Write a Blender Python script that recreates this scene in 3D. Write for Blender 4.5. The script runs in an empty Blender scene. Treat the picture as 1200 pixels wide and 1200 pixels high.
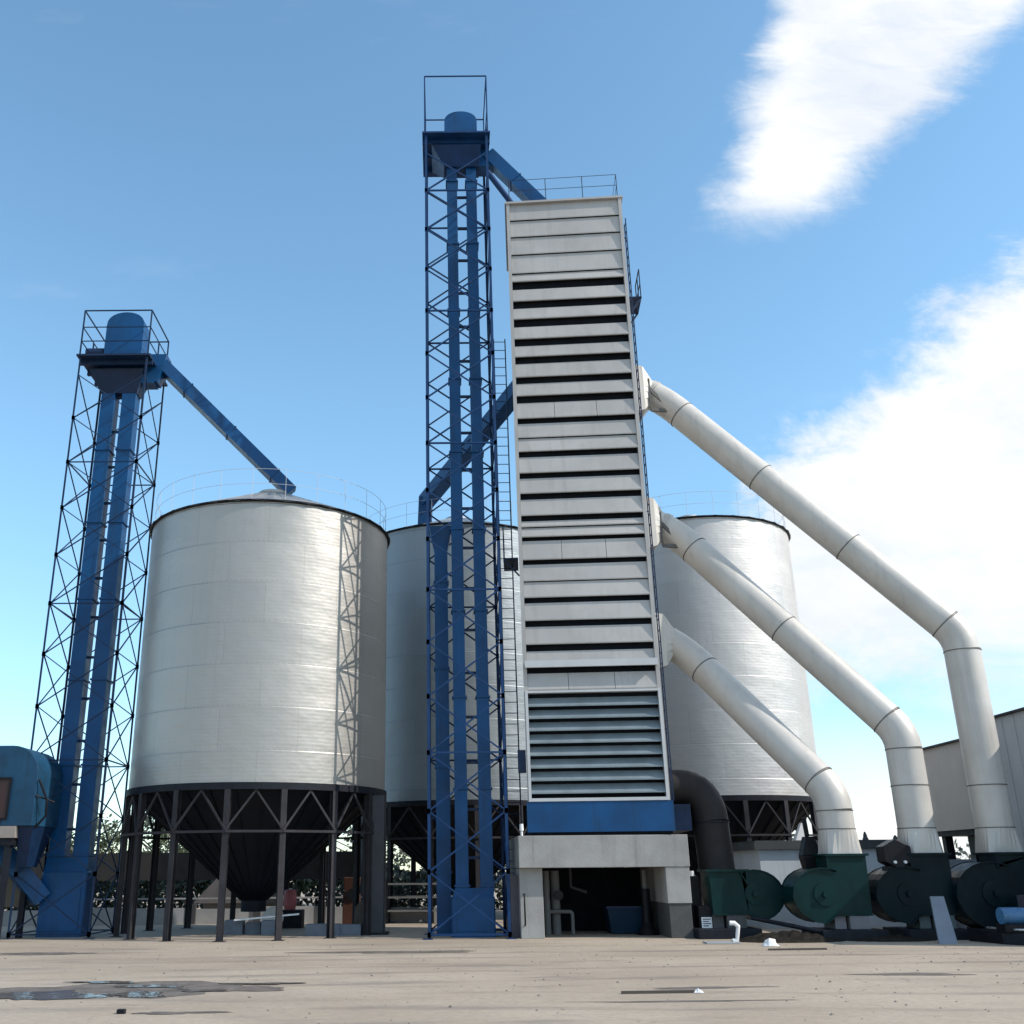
import bpy, math, random
from math import sin, cos, pi, radians
from mathutils import Vector, Matrix, Quaternion
random.seed(7)
S = bpy.context.scene
COL = S.collection

# ------------------------------------------------------------ camera
cam_d = bpy.data.cameras.new("camera")
cam = bpy.data.objects.new("camera", cam_d); COL.objects.link(cam)
cam_d.sensor_width = 36.0; cam_d.lens = 36.0 * 1177.0 / 1200.0
cam_d.shift_x = (600 - 515) / 1200.0
cam_d.clip_start = 0.1; cam_d.clip_end = 3000
PITCH, ROLL = radians(19.6), radians(0.5)
fw = Vector((0, cos(PITCH), sin(PITCH))); up0 = Vector((0, -sin(PITCH), cos(PITCH))); rt0 = Vector((1, 0, 0))
rt = rt0 * cos(ROLL) - up0 * sin(ROLL); upv = up0 * cos(ROLL) + rt0 * sin(ROLL)
cam.matrix_world = Matrix(((rt.x, upv.x, -fw.x, 0), (rt.y, upv.y, -fw.y, 0), (rt.z, upv.z, -fw.z, 1.6), (0, 0, 0, 1)))
S.camera = cam
S.render.resolution_x = 1024; S.render.resolution_y = 1024

# ------------------------------------------------------------ node helper
class N:
    """tiny expression helper over a node tree"""
    def __init__(s, t): s.t = t
    def n(s, typ, **kw):
        x = s.t.nodes.new(typ)
        for k, v in kw.items(): setattr(x, k, v)
        return x
    def put(s, sock, v):
        if isinstance(v, bpy.types.NodeSocket): s.t.links.new(v, sock)
        else: sock.default_value = v
    def m(s, op, a, b=0.0, c=None, clamp=False):
        x = s.n("ShaderNodeMath", operation=op, use_clamp=clamp)
        s.put(x.inputs[0], a); s.put(x.inputs[1], b)
        if c is not None: s.put(x.inputs[2], c)
        return x.outputs[0]
    def step(s, v, lo, hi, a=0.0, b=1.0):
        x = s.n("ShaderNodeMapRange", interpolation_type='SMOOTHSTEP')
        s.put(x.inputs[0], v); s.put(x.inputs[1], lo); s.put(x.inputs[2], hi); s.put(x.inputs[3], a); s.put(x.inputs[4], b)
        return x.outputs[0]
    def noise(s, vec, scale, detail=4, rough=0.55, dist=0.0):
        x = s.n("ShaderNodeTexNoise"); s.put(x.inputs['Vector'], vec)
        x.inputs['Scale'].default_value = scale; x.inputs['Detail'].default_value = detail
        x.inputs['Roughness'].default_value = rough; x.inputs['Distortion'].default_value = dist
        return x.outputs[0]
    def mix(s, f, a, b):
        x = s.n("ShaderNodeMix", data_type='RGBA'); s.put(x.inputs[0], f); s.put(x.inputs[6], a); s.put(x.inputs[7], b)
        return x.outputs[2]
    def vmul(s, v, t):
        x = s.n("ShaderNodeVectorMath", operation='MULTIPLY'); s.put(x.inputs[0], v); x.inputs[1].default_value = t
        return x.outputs[0]

# ------------------------------------------------------------ world: blue sky with white clouds low on the right
SUN_EL, SUN_AZ = radians(38), radians(108)      # azimuth clockwise from +Y
W = bpy.data.worlds.new("World"); S.world = W; W.use_nodes = True
nt = W.node_tree; nt.nodes.clear(); n = N(nt)
sky = n.n("ShaderNodeTexSky", sky_type='NISHITA'); sky.sun_disc = False
sky.sun_elevation = SUN_EL; sky.sun_rotation = SUN_AZ; sky.altitude = 0; sky.air_density = 1.0; sky.dust_density = 0.25; sky.ozone_density = 1.6
tc = n.n("ShaderNodeTexCoord"); sp = n.n("ShaderNodeSeparateXYZ"); nt.links.new(tc.outputs['Generated'], sp.inputs[0])
X, Y, Z = sp.outputs
Yc = n.m('MAXIMUM', Y, 0.05)
A0 = n.m('DIVIDE', X, Yc); B0 = n.m('DIVIDE', Z, Yc)
front = n.step(Y, 0.05, 0.3)
cmb = n.n("ShaderNodeCombineXYZ"); nt.links.new(A0, cmb.inputs[0]); nt.links.new(B0, cmb.inputs[1])
P = cmb.outputs[0]
rot = n.n("ShaderNodeMapping"); nt.links.new(P, rot.inputs[0]); rot.inputs['Rotation'].default_value = (0, 0, radians(-38)); rot.inputs['Scale'].default_value = (1.0, 2.6, 1)
nz = n.m('SUBTRACT', n.noise(rot.outputs[0], 5.0, 10, 0.66, 0.5), 0.5)
nf = n.m('SUBTRACT', n.noise(P, 9.0, 10, 0.68, 0.3), 0.5)
# signed distances to lines in direction space
def line(p, q):
    dx, dy = q[0] - p[0], q[1] - p[1]; L = math.hypot(dx, dy); nx, ny = dy / L, -dx / L   # positive on the right of p->q
    return n.m('ADD', n.m('ADD', n.m('MULTIPLY', A0, nx), n.m('MULTIPLY', B0, ny)), -(nx * p[0] + ny * p[1]))
d1 = line((0.322, 0.715), (0.425, 1.06)); d2 = n.m('MULTIPLY', line((0.430, 0.665), (0.800, 1.06)), -1.0)
dd = n.m('MINIMUM', d1, d2)
dd = n.m('ADD', dd, n.m('ADD', n.m('MULTIPLY', nz, 0.10), n.m('MULTIPLY', nf, 0.06)))
c1 = n.m('MULTIPLY', n.step(dd, -0.012, 0.055), n.step(n.m('ADD', B0, n.m('MULTIPLY', nf, 0.08)), 0.685, 0.765))
e1 = line((0.30, 0.40), (0.685, 0.695))
e1 = n.m('ADD', e1, n.m('ADD', n.m('MULTIPLY', nz, 0.18), n.m('MULTIPLY', nf, 0.12)))
e2 = n.m('ADD', n.m('SUBTRACT', A0, 0.295), n.m('MULTIPLY', nf, 0.22))
low = n.m('ADD', B0, n.m('MULTIPLY', nz, 0.26))
c2 = n.m('MULTIPLY', n.m('MULTIPLY', n.step(e1, -0.008, 0.07), n.step(e2, -0.02, 0.06)), n.step(low, 0.12, 0.25))
hz = n.m('MULTIPLY', n.step(B0, 0.17, 0.02), n.step(A0, 0.20, 0.42)); hz = n.m('MULTIPLY', hz, 0.9)
wisp = n.m('MULTIPLY', n.step(n.noise(rot.outputs[0], 2.0, 6, 0.6), 0.60, 0.85), 0.16)
cl = n.m('MAXIMUM', n.m('MAXIMUM', c1, c2), n.m('MAXIMUM', hz, wisp))
cl = n.m('MULTIPLY', cl, front)
# unseen cloud cover added behind the viewpoint to brighten front faces and reflections
rear = n.m('MULTIPLY', n.m('MULTIPLY', n.step(n.noise(tc.outputs['Generated'], 2.2, 6, 0.6), 0.42, 0.62), n.step(Y, 0.0, -0.25)), 0.65)
cl = n.m('MAXIMUM', cl, rear)
mul = n.n("ShaderNodeMix", data_type='RGBA', blend_type='MULTIPLY'); mul.inputs[0].default_value = 1.0
nt.links.new(sky.outputs[0], mul.inputs[6]); nt.links.new(n.mix(n.step(Z, 0.0, 0.45), (0.66, 0.78, 0.86, 1), (0.86, 1.06, 1.01, 1)), mul.inputs[7])
SKYMUL = mul
puff = n.noise(rot.outputs[0], 9.0, 9, 0.68, 0.5)
thin = n.m('ADD', 0.84, n.m('MULTIPLY', n.step(puff, 0.28, 0.55), 0.16))
cover = n.m('MULTIPLY', cl, thin)
shade = n.mix(n.step(n.noise(P, 4.0, 6, 0.6, 0.4), 0.30, 0.62), (3.3, 3.5, 3.8, 1), (4.1, 4.15, 4.2, 1))
col = n.mix(cover, mul.outputs[2], shade)
bg = n.n("ShaderNodeBackground"); nt.links.new(col, bg.inputs[0]); bg.inputs[1].default_value = 0.148
wo = n.n("ShaderNodeOutputWorld"); nt.links.new(bg.outputs[0], wo.inputs[0])

sun_d = bpy.data.lights.new("sun", 'SUN'); sun_d.energy = 2.6; sun_d.angle = radians(0.5); sun_d.color = (1, 0.93, 0.84)
sun = bpy.data.objects.new("sun", sun_d); COL.objects.link(sun)
sdir = Vector((sin(SUN_AZ) * cos(SUN_EL), cos(SUN_AZ) * cos(SUN_EL), sin(SUN_EL)))
sun.rotation_mode = 'QUATERNION'; sun.rotation_quaternion = sdir.to_track_quat('Z', 'Y'); sun.location = (30, 0, 40)
S.view_settings.view_transform = 'Standard'; S.view_settings.look = 'None'; S.view_settings.gamma = 1; S.view_settings.exposure = 0.82
S.view_settings.use_curve_mapping = False

# ------------------------------------------------------------ materials
MATS = {}
def mat(name, c, rough=0.6, metal=0.0, var=0.12, vs=1.5, bump=0.0, bs=20.0, spec=0.5, streak=0.0, dirt=None, coat=0):
    if name in MATS: return MATS[name]
    m = bpy.data.materials.new(name); m.use_nodes = True; t = m.node_tree; b = t.nodes['Principled BSDF']; q = N(t)
    g = q.n("ShaderNodeNewGeometry").outputs['Position']
    f = q.noise(g, vs, 5, 0.6)
    ca = tuple(max(0, x * (1 - var)) for x in c) + (1,); cb = tuple(min(1, x * (1 + var)) for x in c) + (1,)
    colr = q.mix(q.step(f, 0.3, 0.7), ca, cb)
    if streak:
        sv = q.vmul(g, (2.2, 2.2, 0.12)); s2 = q.step(q.noise(sv, 2.0, 5, 0.65), 0.48, 0.75)
        colr = q.mix(q.m('MULTIPLY', s2, streak), colr, tuple(x * 0.45 for x in (dirt or c)) + (1,))
    t.links.new(colr, b.inputs['Base Color'])
    b.inputs['Metallic'].default_value = metal
    t.links.new(q.step(q.noise(g, vs * 3, 4), 0.2, 0.8, max(0.02, rough - 0.08), min(1, rough + 0.1)), b.inputs['Roughness'])
    b.inputs['Specular IOR Level'].default_value = spec
    if coat: b.inputs['Coat Weight'].default_value = coat
    if bump:
        bp = q.n("ShaderNodeBump"); bp.inputs['Strength'].default_value = bump; bp.inputs['Distance'].default_value = 0.02
        t.links.new(q.noise(g, bs, 5, 0.6), bp.inputs['Height']); t.links.new(bp.outputs[0], b.inputs['Normal'])
    MATS[name] = m
    return m

BLUE = mat("blue_paint", (0.002, 0.055, 0.165), 0.42, 0, 0.18, 0.8, 0.05, 8, streak=0.5, dirt=(0.02, 0.06, 0.12), spec=0.3)
NAVY = mat("navy_steel", (0.005, 0.020, 0.058), 0.5, 0, 0.2, 2, spec=0.3)
BLUEL = mat("blue_lattice_paint", (0.002, 0.030, 0.105), 0.5, 0, 0.2, 2, spec=0.3)
DARK = mat("dark_steel", (0.010, 0.012, 0.018), 0.55, 0, 0.25, 2, streak=0.3, spec=0.2)
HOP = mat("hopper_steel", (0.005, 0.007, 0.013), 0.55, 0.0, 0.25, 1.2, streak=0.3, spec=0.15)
LEG = mat("leg_steel", (0.032, 0.031, 0.036), 0.6, 0, 0.2, 2, streak=0.4, dirt=(.05, .03, .02), spec=0.2)
CLAD = mat("grey_cladding", (0.385, 0.37, 0.355), 0.5, 0.12, 0.09, 0.7, 0.03, 3, streak=0.16, dirt=(0.2, 0.18, 0.16))
TRIM = mat("pale_trim", (0.48, 0.49, 0.50), 0.45, 0, 0.05, 2)
SLAT = mat("slate_blue_slat", (0.19, 0.23, 0.25), 0.45, 0.2, 0.12, 2, spec=0.3)
VOID = mat("recess_shade_dark", (0.008, 0.010, 0.014), 0.8, 0, 0.2, 3, spec=0.1)  # near-black colour standing in for shade in recesses and gaps
DUCT = mat("duct_cream_paint", (0.50, 0.475, 0.44), 0.45, 0.1, 0.08, 0.8, 0.04, 4, streak=0.18, dirt=(0.22, 0.195, 0.165))
SEAM = mat("duct_seam", (0.10, 0.095, 0.09), 0.7, 0, 0.2, 3)
BROWN_SHADE = mat("brown_duct_shade", (0.026, 0.022, 0.022), 0.55, 0.1, 0.15, 1, 0.04, 4, streak=0.3, spec=0.2)  # shade on the elbow duct put into a dark brown colour
CONC = mat("smooth_concrete", (0.285, 0.28, 0.27), 0.85, 0, 0.12, 1.2, 0.25, 18, streak=0.35, dirt=(0.2, 0.19, 0.18))
CONCD = mat("dark_concrete", (0.07, 0.07, 0.07), 0.85, 0, 0.15, 2, 0.25, 18, streak=0.3)  # darker grey concrete with vertical streaks
GREEN = mat("fan_green_paint", (0.002, 0.022, 0.022), 0.4, 0, 0.2, 1.5, 0.03, 6, streak=0.3, spec=0.15)
TEAL = mat("fan_teal_paint", (0.002, 0.011, 0.015), 0.4, 0, 0.2, 1.5, 0.03, 6, streak=0.3, spec=0.12)
WHITE = mat("white_render", (0.50, 0.54, 0.58), 0.85, 0, 0.07, 0.8, 0.15, 12, streak=0.25, dirt=(0.4, 0.4, 0.4))
GREYW = mat("grey_render", (0.16, 0.16, 0.16), 0.85, 0, 0.1, 0.8, 0.15, 12, streak=0.2)
BEIGE = mat("beige_cladding", (0.46, 0.43, 0.40), 0.6, 0, 0.05, 0.6, streak=0.15, dirt=(.35, .32, .3))
BLACK = mat("black_paint", (0.010, 0.010, 0.013), 0.4, 0, 0.2, 4, spec=0.15)
RED = mat("brown_red_panel", (0.03, 0.010, 0.009), 0.5, 0, 0.15, 2)
BARK = mat("bark", (0.06, 0.045, 0.03), 0.9, 0, 0.3, 4, 0.4, 20)
RAG = mat("white_scrap", (0.7, 0.7, 0.7), 0.8, 0, 0.08, 6)
SOIL = mat("spoil_soil", (0.02, 0.017, 0.014), 0.95, 0, 0.35, 3, 0.8, 14, spec=0.1)
PINK = mat("pink_plastic", (0.42, 0.12, 0.13), 0.6, 0, 0.1, 3)
ORANGE = mat("orange_brown_paint", (0.06, 0.018, 0.007), 0.6, 0, 0.15, 3)
MOTOR = mat("motor_blue_paint", (0.06, 0.16, 0.30), 0.3, 0, 0.15, 3)
CHROME = mat("bare_pipe_metal", (0.6, 0.6, 0.6), 0.25, 0.9, 0.1, 3)

def leaf_mat(name, c):
    m = bpy.data.materials.new(name); m.use_nodes = True; t = m.node_tree; b = t.nodes['Principled BSDF']; q = N(t)
    g = q.n("ShaderNodeNewGeometry")
    oi = q.noise(g.outputs['Position'], 1.2, 3)
    rr = q.m('ADD', q.m('MULTIPLY', g.outputs['Random Per Island'], 0.6), q.m('MULTIPLY', oi, 0.5))
    t.links.new(q.mix(rr, tuple(x * 0.55 for x in c) + (1,), tuple(x * 1.6 for x in c) + (1,)), b.inputs['Base Color'])
    b.inputs['Roughness'].default_value = 0.6
    return m
LEAF = leaf_mat("foliage_olive", (0.045, 0.060, 0.028)); LEAF2 = leaf_mat("foliage_dark", (0.018, 0.028, 0.014))

def silo_mat(name, base, zoff, rough):
    m = bpy.data.materials.new(name); m.use_nodes = True; t = m.node_tree; b = t.nodes['Principled BSDF']; q = N(t)
    tcn = q.n("ShaderNodeTexCoord"); o = tcn.outputs['Object']
    s = q.n("ShaderNodeSeparateXYZ"); t.links.new(o, s.inputs[0])
    zz = q.m('ADD', s.outputs[2], zoff)
    ang = q.m('ARCTAN2', s.outputs[1], s.outputs[0])
    # curved sheets: each sheet of each ring has its own slight tone
    row = q.m('FLOOR', q.m('DIVIDE', zz, 1.13))
    colm = q.m('FLOOR', q.m('ADD', q.m('MULTIPLY', ang, 1.75), q.m('MULTIPLY', q.m('MODULO', row, 2.0), 0.5)))
    cv = q.n("ShaderNodeCombineXYZ"); t.links.new(row, cv.inputs[0]); t.links.new(colm, cv.inputs[1])
    wn = q.n("ShaderNodeTexWhiteNoise", noise_dimensions='2D'); t.links.new(cv.outputs[0], wn.inputs['Vector'])
    sp_ = q.noise(o, 1.4, 6, 0.65); big = q.noise(q.vmul(o, (0.5, 0.5, 1.2)), 0.8, 3)
    v = q.m('ADD', q.m('MULTIPLY', wn.outputs[0], 0.35), q.m('ADD', q.m('MULTIPLY', sp_, 0.5), q.m('MULTIPLY', big, 0.35)))
    col0 = q.mix(v, tuple(x * 0.84 for x in base) + (1,), tuple(min(1, x * 1.12) for x in base) + (1,))
    # lap line at each ring
    fr = q.m('FRACT', q.m('DIVIDE', zz, 1.13)); lap = q.step(fr, 0.0, 0.022, 1.0, 0.0)
    col0 = q.mix(q.m('MULTIPLY', lap, 0.18), col0, (0.12, 0.12, 0.12, 1))
    fa = q.m('FRACT', q.m('ADD', q.m('MULTIPLY', ang, 1.75), q.m('MULTIPLY', q.m('MODULO', row, 2.0), 0.5)))
    vs_ = q.step(fa, 0.0, 0.012, 1.0, 0.0)
    col0 = q.mix(q.m('MULTIPLY', vs_, 0.35), col0, (0.14, 0.14, 0.14, 1))
    bolt = q.m('MULTIPLY', q.step(q.m('ABSOLUTE', q.m('SUBTRACT', fr, 0.035)), 0.006, 0.014, 1.0, 0.0), q.step(q.m('FRACT', q.m('MULTIPLY', ang, 26.0)), 0.0, 0.25, 1.0, 0.0))
    col0 = q.mix(q.m('MULTIPLY', bolt, 0.6), col0, (0.10, 0.10, 0.10, 1))
    # faint run-off stains under the eave
    st = q.step(q.noise(q.vmul(o, (2.5, 2.5, 0.10)), 2.2, 5, 0.7), 0.52, 0.8)
    col0 = q.mix(q.m('MULTIPLY', st, 0.22), col0, tuple(x * 0.6 for x in base) + (1,))
    t.links.new(col0, b.inputs['Base Color']); b.inputs['Metallic'].default_value = 0.6
    t.links.new(q.m('ADD', q.m('MULTIPLY', wn.outputs[0], 0.05), q.m('ADD', rough - 0.08, q.m('MULTIPLY', sp_, 0.14))), b.inputs['Roughness'])
    cor = q.m('SINE', q.m('MULTIPLY', zz, 2 * pi / 0.10))
    h = q.m('ADD', q.m('MULTIPLY', cor, 0.07), q.m('MULTIPLY', q.noise(q.vmul(o, (1, 1, 1.6)), 0.9, 3), 5.0))
    h = q.m('ADD', h, q.m('MULTIPLY', lap, 1.5))
    bp = q.n("ShaderNodeBump"); bp.inputs['Strength'].default_value = 0.5; bp.inputs['Distance'].default_value = 0.012
    t.links.new(h, bp.inputs['Height']); t.links.new(bp.outputs[0], b.inputs['Normal'])
    return m
SILO1 = silo_mat("galvanised_sheet", (0.38, 0.365, 0.34), 0.0, 0.46)
SILO2 = silo_mat("galvanised_sheet_bluish", (0.26, 0.29, 0.31), 0.4, 0.5)  # darker, bluer base colour
SILO3 = silo_mat("galvanised_sheet_pale", (0.52, 0.50, 0.48), 0.2, 0.50)

def ground_mat():
    m = bpy.data.materials.new("yard_concrete_and_dust"); m.use_nodes = True; t = m.node_tree; b = t.nodes['Principled BSDF']; q = N(t)
    g = q.n("ShaderNodeNewGeometry").outputs['Position']
    a = q.noise(g, 0.22, 6, 0.6); c = q.noise(q.vmul(g, (0.35, 1.4, 1)), 0.9, 7, 0.65, 0.4); d = q.noise(g, 9, 6, 0.7)
    col0 = q.mix(q.step(a, 0.35, 0.65), (0.335, 0.268, 0.200, 1), (0.420, 0.345, 0.265, 1))
    col0 = q.mix(q.step(c, 0.52, 0.72, 0, 0.55), col0, (0.17, 0.145, 0.13, 1))
    col0 = q.mix(q.step(c, 0.44, 0.30, 0, 0.40), col0, (0.39, 0.335, 0.285, 1))
    e = q.noise(q.vmul(g, (0.16, 2.2, 1)), 1.0, 6, 0.7, 0.6)
    col0 = q.mix(q.step(e, 0.63, 0.72, 0, 0.6), col0, (0.10, 0.085, 0.075, 1))
    col0 = q.mix(q.step(d, 0.35, 0.75, 0, 0.35), col0, (0.17, 0.145, 0.125, 1))
    # worn tyre tracks curving across the yard
    sx = q.n("ShaderNodeSeparateXYZ"); t.links.new(g, sx.inputs[0]); gx, gy = sx.outputs[0], sx.outputs[1]
    for k0, amp, off_, sl in ((17.4, .5, .2, .05), (19.6, .6, 1.3, .03), (14.2, .35, 2.2, -.04), (22.6, .5, .7, .02)):
        yy = q.m('SUBTRACT', gy, q.m('ADD', q.m('MULTIPLY', q.m('SINE', q.m('ADD', q.m('MULTIPLY', gx, 0.16), off_)), amp), q.m('ADD', q.m('MULTIPLY', gx, sl), k0)))
        for d_ in (-.85, .85):
            w_ = q.step(q.m('ABSOLUTE', q.m('ADD', yy, d_)), .06, .24, 1.0, 0.0)
            w_ = q.m('MULTIPLY', w_, q.step(c, .35, .6)); col0 = q.mix(q.m('MULTIPLY', w_, .42), col0, (.165, .135, .115, 1))
    vor = q.n("ShaderNodeTexVoronoi", feature='DISTANCE_TO_EDGE'); vor.inputs['Scale'].default_value = .33
    wv = q.n("ShaderNodeVectorMath", operation='ADD'); t.links.new(g, wv.inputs[0])
    nzv = q.n("ShaderNodeTexNoise"); t.links.new(g, nzv.inputs['Vector']); nzv.inputs['Scale'].default_value = 1.4; t.links.new(nzv.outputs[1], wv.inputs[1]); t.links.new(wv.outputs[0], vor.inputs['Vector'])
    crk = q.m('MULTIPLY', q.step(vor.outputs[0], 0.0, .007, 1.0, 0.0), q.step(a, .45, .6))
    col0 = q.mix(q.m('MULTIPLY', crk, .45), col0, (.07, .058, .05, 1))
    grit = q.noise(g, 34, 3, 0.7); col0 = q.mix(q.step(grit, .62, .78, 0, .5), col0, (.44, .39, .34, 1)); col0 = q.mix(q.step(grit, .36, .24, 0, .5), col0, (.10, .085, .075, 1))
    t.links.new(col0, b.inputs['Base Color'])
    t.links.new(q.step(c, 0.45, 0.75, 0.92, 0.62), b.inputs['Roughness'])
    bp = q.n("ShaderNodeBump"); bp.inputs['Strength'].default_value = 0.5; bp.inputs['Distance'].default_value = 0.03
    t.links.new(q.m('ADD', q.m('MULTIPLY', d, 0.5), c), bp.inputs['Height']); t.links.new(bp.outputs[0], b.inputs['Normal'])
    return m
GROUND = ground_mat()

# ------------------------------------------------------------ mesh building
class MB:
    def __init__(s): s.v = []; s.f = []; s.sm = []
    def add(s, vs, fs, smooth=False):
        o = len(s.v); s.v += [Vector(p) for p in vs]; s.f += [tuple(i + o for i in q) for q in fs]; s.sm += [smooth] * len(fs); return s
    def box(s, x0, x1, y0, y1, z0, z1):
        return s.add([(x0, y0, z0), (x1, y0, z0), (x1, y1, z0), (x0, y1, z0), (x0, y0, z1), (x1, y0, z1), (x1, y1, z1), (x0, y1, z1)],
                     [(0, 3, 2, 1), (4, 5, 6, 7), (0, 1, 5, 4), (1, 2, 6, 5), (2, 3, 7, 6), (3, 0, 4, 7)])
    def bbox(s, x0, x1, y0, y1, z0, z1, b=0.02):
        """box with chamfered vertical edges and top edge"""
        pts = [(x0 + b, y0), (x1 - b, y0), (x1, y0 + b), (x1, y1 - b), (x1 - b, y1), (x0 + b, y1), (x0, y1 - b), (x0, y0 + b)]
        cx_, cy_ = (x0 + x1) / 2, (y0 + y1) / 2
        def ins(p, k): return (p[0] + (k if p[0] < cx_ else -k), p[1] + (k if p[1] < cy_ else -k))
        vs = [(*p, z0) for p in pts] + [(*p, z1 - b) for p in pts] + [(*ins(p, b * .6), z1) for p in pts]
        fs = [tuple(range(7, -1, -1)), tuple(range(16, 24))]
        for l in (0, 8):
            for i in range(8): j = (i + 1) % 8; fs.append((l + i, l + j, l + 8 + j, l + 8 + i))
        return s.add(vs, fs)
    def bar(s, a, b, w, h=None, upd=(0, 0, 1)):
        a = Vector(a); b = Vector(b); h = h or w; d = (b - a).normalized(); u = Vector(upd)
        if abs(d.dot(u)) > 0.98: u = Vector((0, 1, 0))
        r = d.cross(u).normalized(); u = r.cross(d).normalized()
        vs = []
        for p in (a, b):
            for i, j in ((-1, -1), (1, -1), (1, 1), (-1, 1)): vs.append(p + r * (w / 2 * i) + u * (h / 2 * j))
        return s.add(vs, [(0, 3, 2, 1), (4, 5, 6, 7), (0, 1, 5, 4), (1, 2, 6, 5), (2, 3, 7, 6), (3, 0, 4, 7)])
    def angle(s, a, b, w, inx, iny, t=0.012):
        """vertical L-section"""
        x, y, z0 = a; z1 = b[2]
        s.box(min(x, x + inx * w), max(x, x + inx * w), min(y, y + iny * t), max(y, y + iny * t), z0, z1)
        return s.box(min(x, x + inx * t), max(x, x + inx * t), min(y + iny * t, y + iny * w), max(y + iny * t, y + iny * w), z0, z1)
    def tube(s, pts, r, seg=10, smooth=True, caps=True, radii=None):
        pts = [Vector(p) for p in pts]; n_ = len(pts); rings = []
        t0 = (pts[1] - pts[0]).normalized(); u = Vector((0, 0, 1)) if abs(t0.z) < 0.9 else Vector((0, 1, 0))
        r_ = t0.cross(u).normalized(); u = r_.cross(t0).normalized(); prev = t0
        for i, p in enumerate(pts):
            if i == 0: t = t0
            elif i == n_ - 1: t = (pts[-1] - pts[-2]).normalized()
            else: t = ((pts[i] - pts[i - 1]).normalized() + (pts[i + 1] - pts[i]).normalized()).normalized()
            q = prev.rotation_difference(t); r_ = q @ r_; u = q @ u; prev = t
            rr = radii[i] if radii else r
            rings.append([p + r_ * rr * cos(2 * pi * k / seg) + u * rr * sin(2 * pi * k / seg) for k in range(seg)])
        vs = [v for g in rings for v in g]; fs = []
        for i in range(n_ - 1):
            for k in range(seg): k2 = (k + 1) % seg; fs.append((i * seg + k, i * seg + k2, (i + 1) * seg + k2, (i + 1) * seg + k))
        s.add(vs, fs, smooth)
        if caps: s.add(rings[0], [tuple(range(seg - 1, -1, -1))]); s.add(rings[-1], [tuple(range(seg))])
        return s
    def cyl(s, c, r, z0, z1, seg=24, r1=None, cap=True):
        r1 = r if r1 is None else r1
        vs = [(c[0] + rr * cos(2 * pi * k / seg), c[1] + rr * sin(2 * pi * k / seg), z) for rr, z in ((r, z0), (r1, z1)) for k in range(seg)]
        s.add(vs, [(k, (k + 1) % seg, seg + (k + 1) % seg, seg + k) for k in range(seg)], True)
        if cap: s.add(vs[:seg], [tuple(range(seg - 1, -1, -1))]); s.add(vs[seg:], [tuple(range(seg))])
        return s
    def prism(s, prof, y0, y1, ins=0.0):
        """profile of (x,z) points, anticlockwise seen from -Y, extruded along y"""
        k = len(prof); vs = [(x, y0, z) for x, z in prof] + [(x, y1, z) for x, z in prof]
        fs = [tuple(range(k)), tuple(range(2 * k - 1, k - 1, -1))] + [(i, k + i, k + (i + 1) % k, (i + 1) % k) for i in range(k)]
        return s.add(vs, fs)
    def hull(s, b, t):
        """frustum between two rectangles (x0,x1,y0,y1,z)"""
        vs = []
        for x0, x1, y0, y1, z in (b, t): vs += [(x0, y0, z), (x1, y0, z), (x1, y1, z), (x0, y1, z)]
        return s.add(vs, [(0, 3, 2, 1), (4, 5, 6, 7), (0, 1, 5, 4), (1, 2, 6, 5), (2, 3, 7, 6), (3, 0, 4, 7)])
    def build(s, name, m, parent=None, local=False, label=None, bevel=0):
        me = bpy.data.meshes.new(name)
        vs = s.v
        if parent is not None and not local:
            mw = parent.matrix_basis.copy(); pp = parent.parent
            while pp is not None: mw = pp.matrix_basis @ mw; pp = pp.parent
            inv = mw.inverted(); vs = [inv @ v for v in vs]
        org = Vector((0, 0, 0))
        if parent is None and vs:
            zs = min(v.z for v in vs); org = Vector(((min(v.x for v in vs) + max(v.x for v in vs)) / 2, (min(v.y for v in vs) + max(v.y for v in vs)) / 2, zs))
            vs = [v - org for v in vs]
        me.from_pydata([tuple(v) for v in vs], [], s.f); me.validate()
        if len(me.polygons) == len(s.sm): me.polygons.foreach_set("use_smooth", s.sm)
        me.materials.append(m); me.update()
        o = bpy.data.objects.new(name, me); COL.objects.link(o); o.location = org
        if parent is not None: o.parent = parent
        if label: o['label'] = label
        if bevel:
            bv = o.modifiers.new("bevel", 'BEVEL'); bv.width = bevel; bv.segments = 2; bv.limit_method = 'ANGLE'
        return o
def thing(name, label, cat, loc=(0, 0, 0), rz=0, group=None):
    o = bpy.data.objects.new(name, None); COL.objects.link(o); o.empty_display_size = 0.3
    o.matrix_basis = Matrix.Translation(loc) @ Matrix.Rotation(rz, 4, 'Z')
    o['label'] = label; o['category'] = cat
    if group: o['group'] = group
    return o
def tag(o, label, cat, group=None, kind=None):
    o['label'] = label; o['category'] = cat
    if group: o['group'] = group
    if kind: o['kind'] = kind
    return o
def struct(o, kind='structure'): o['kind'] = kind; return o

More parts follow.
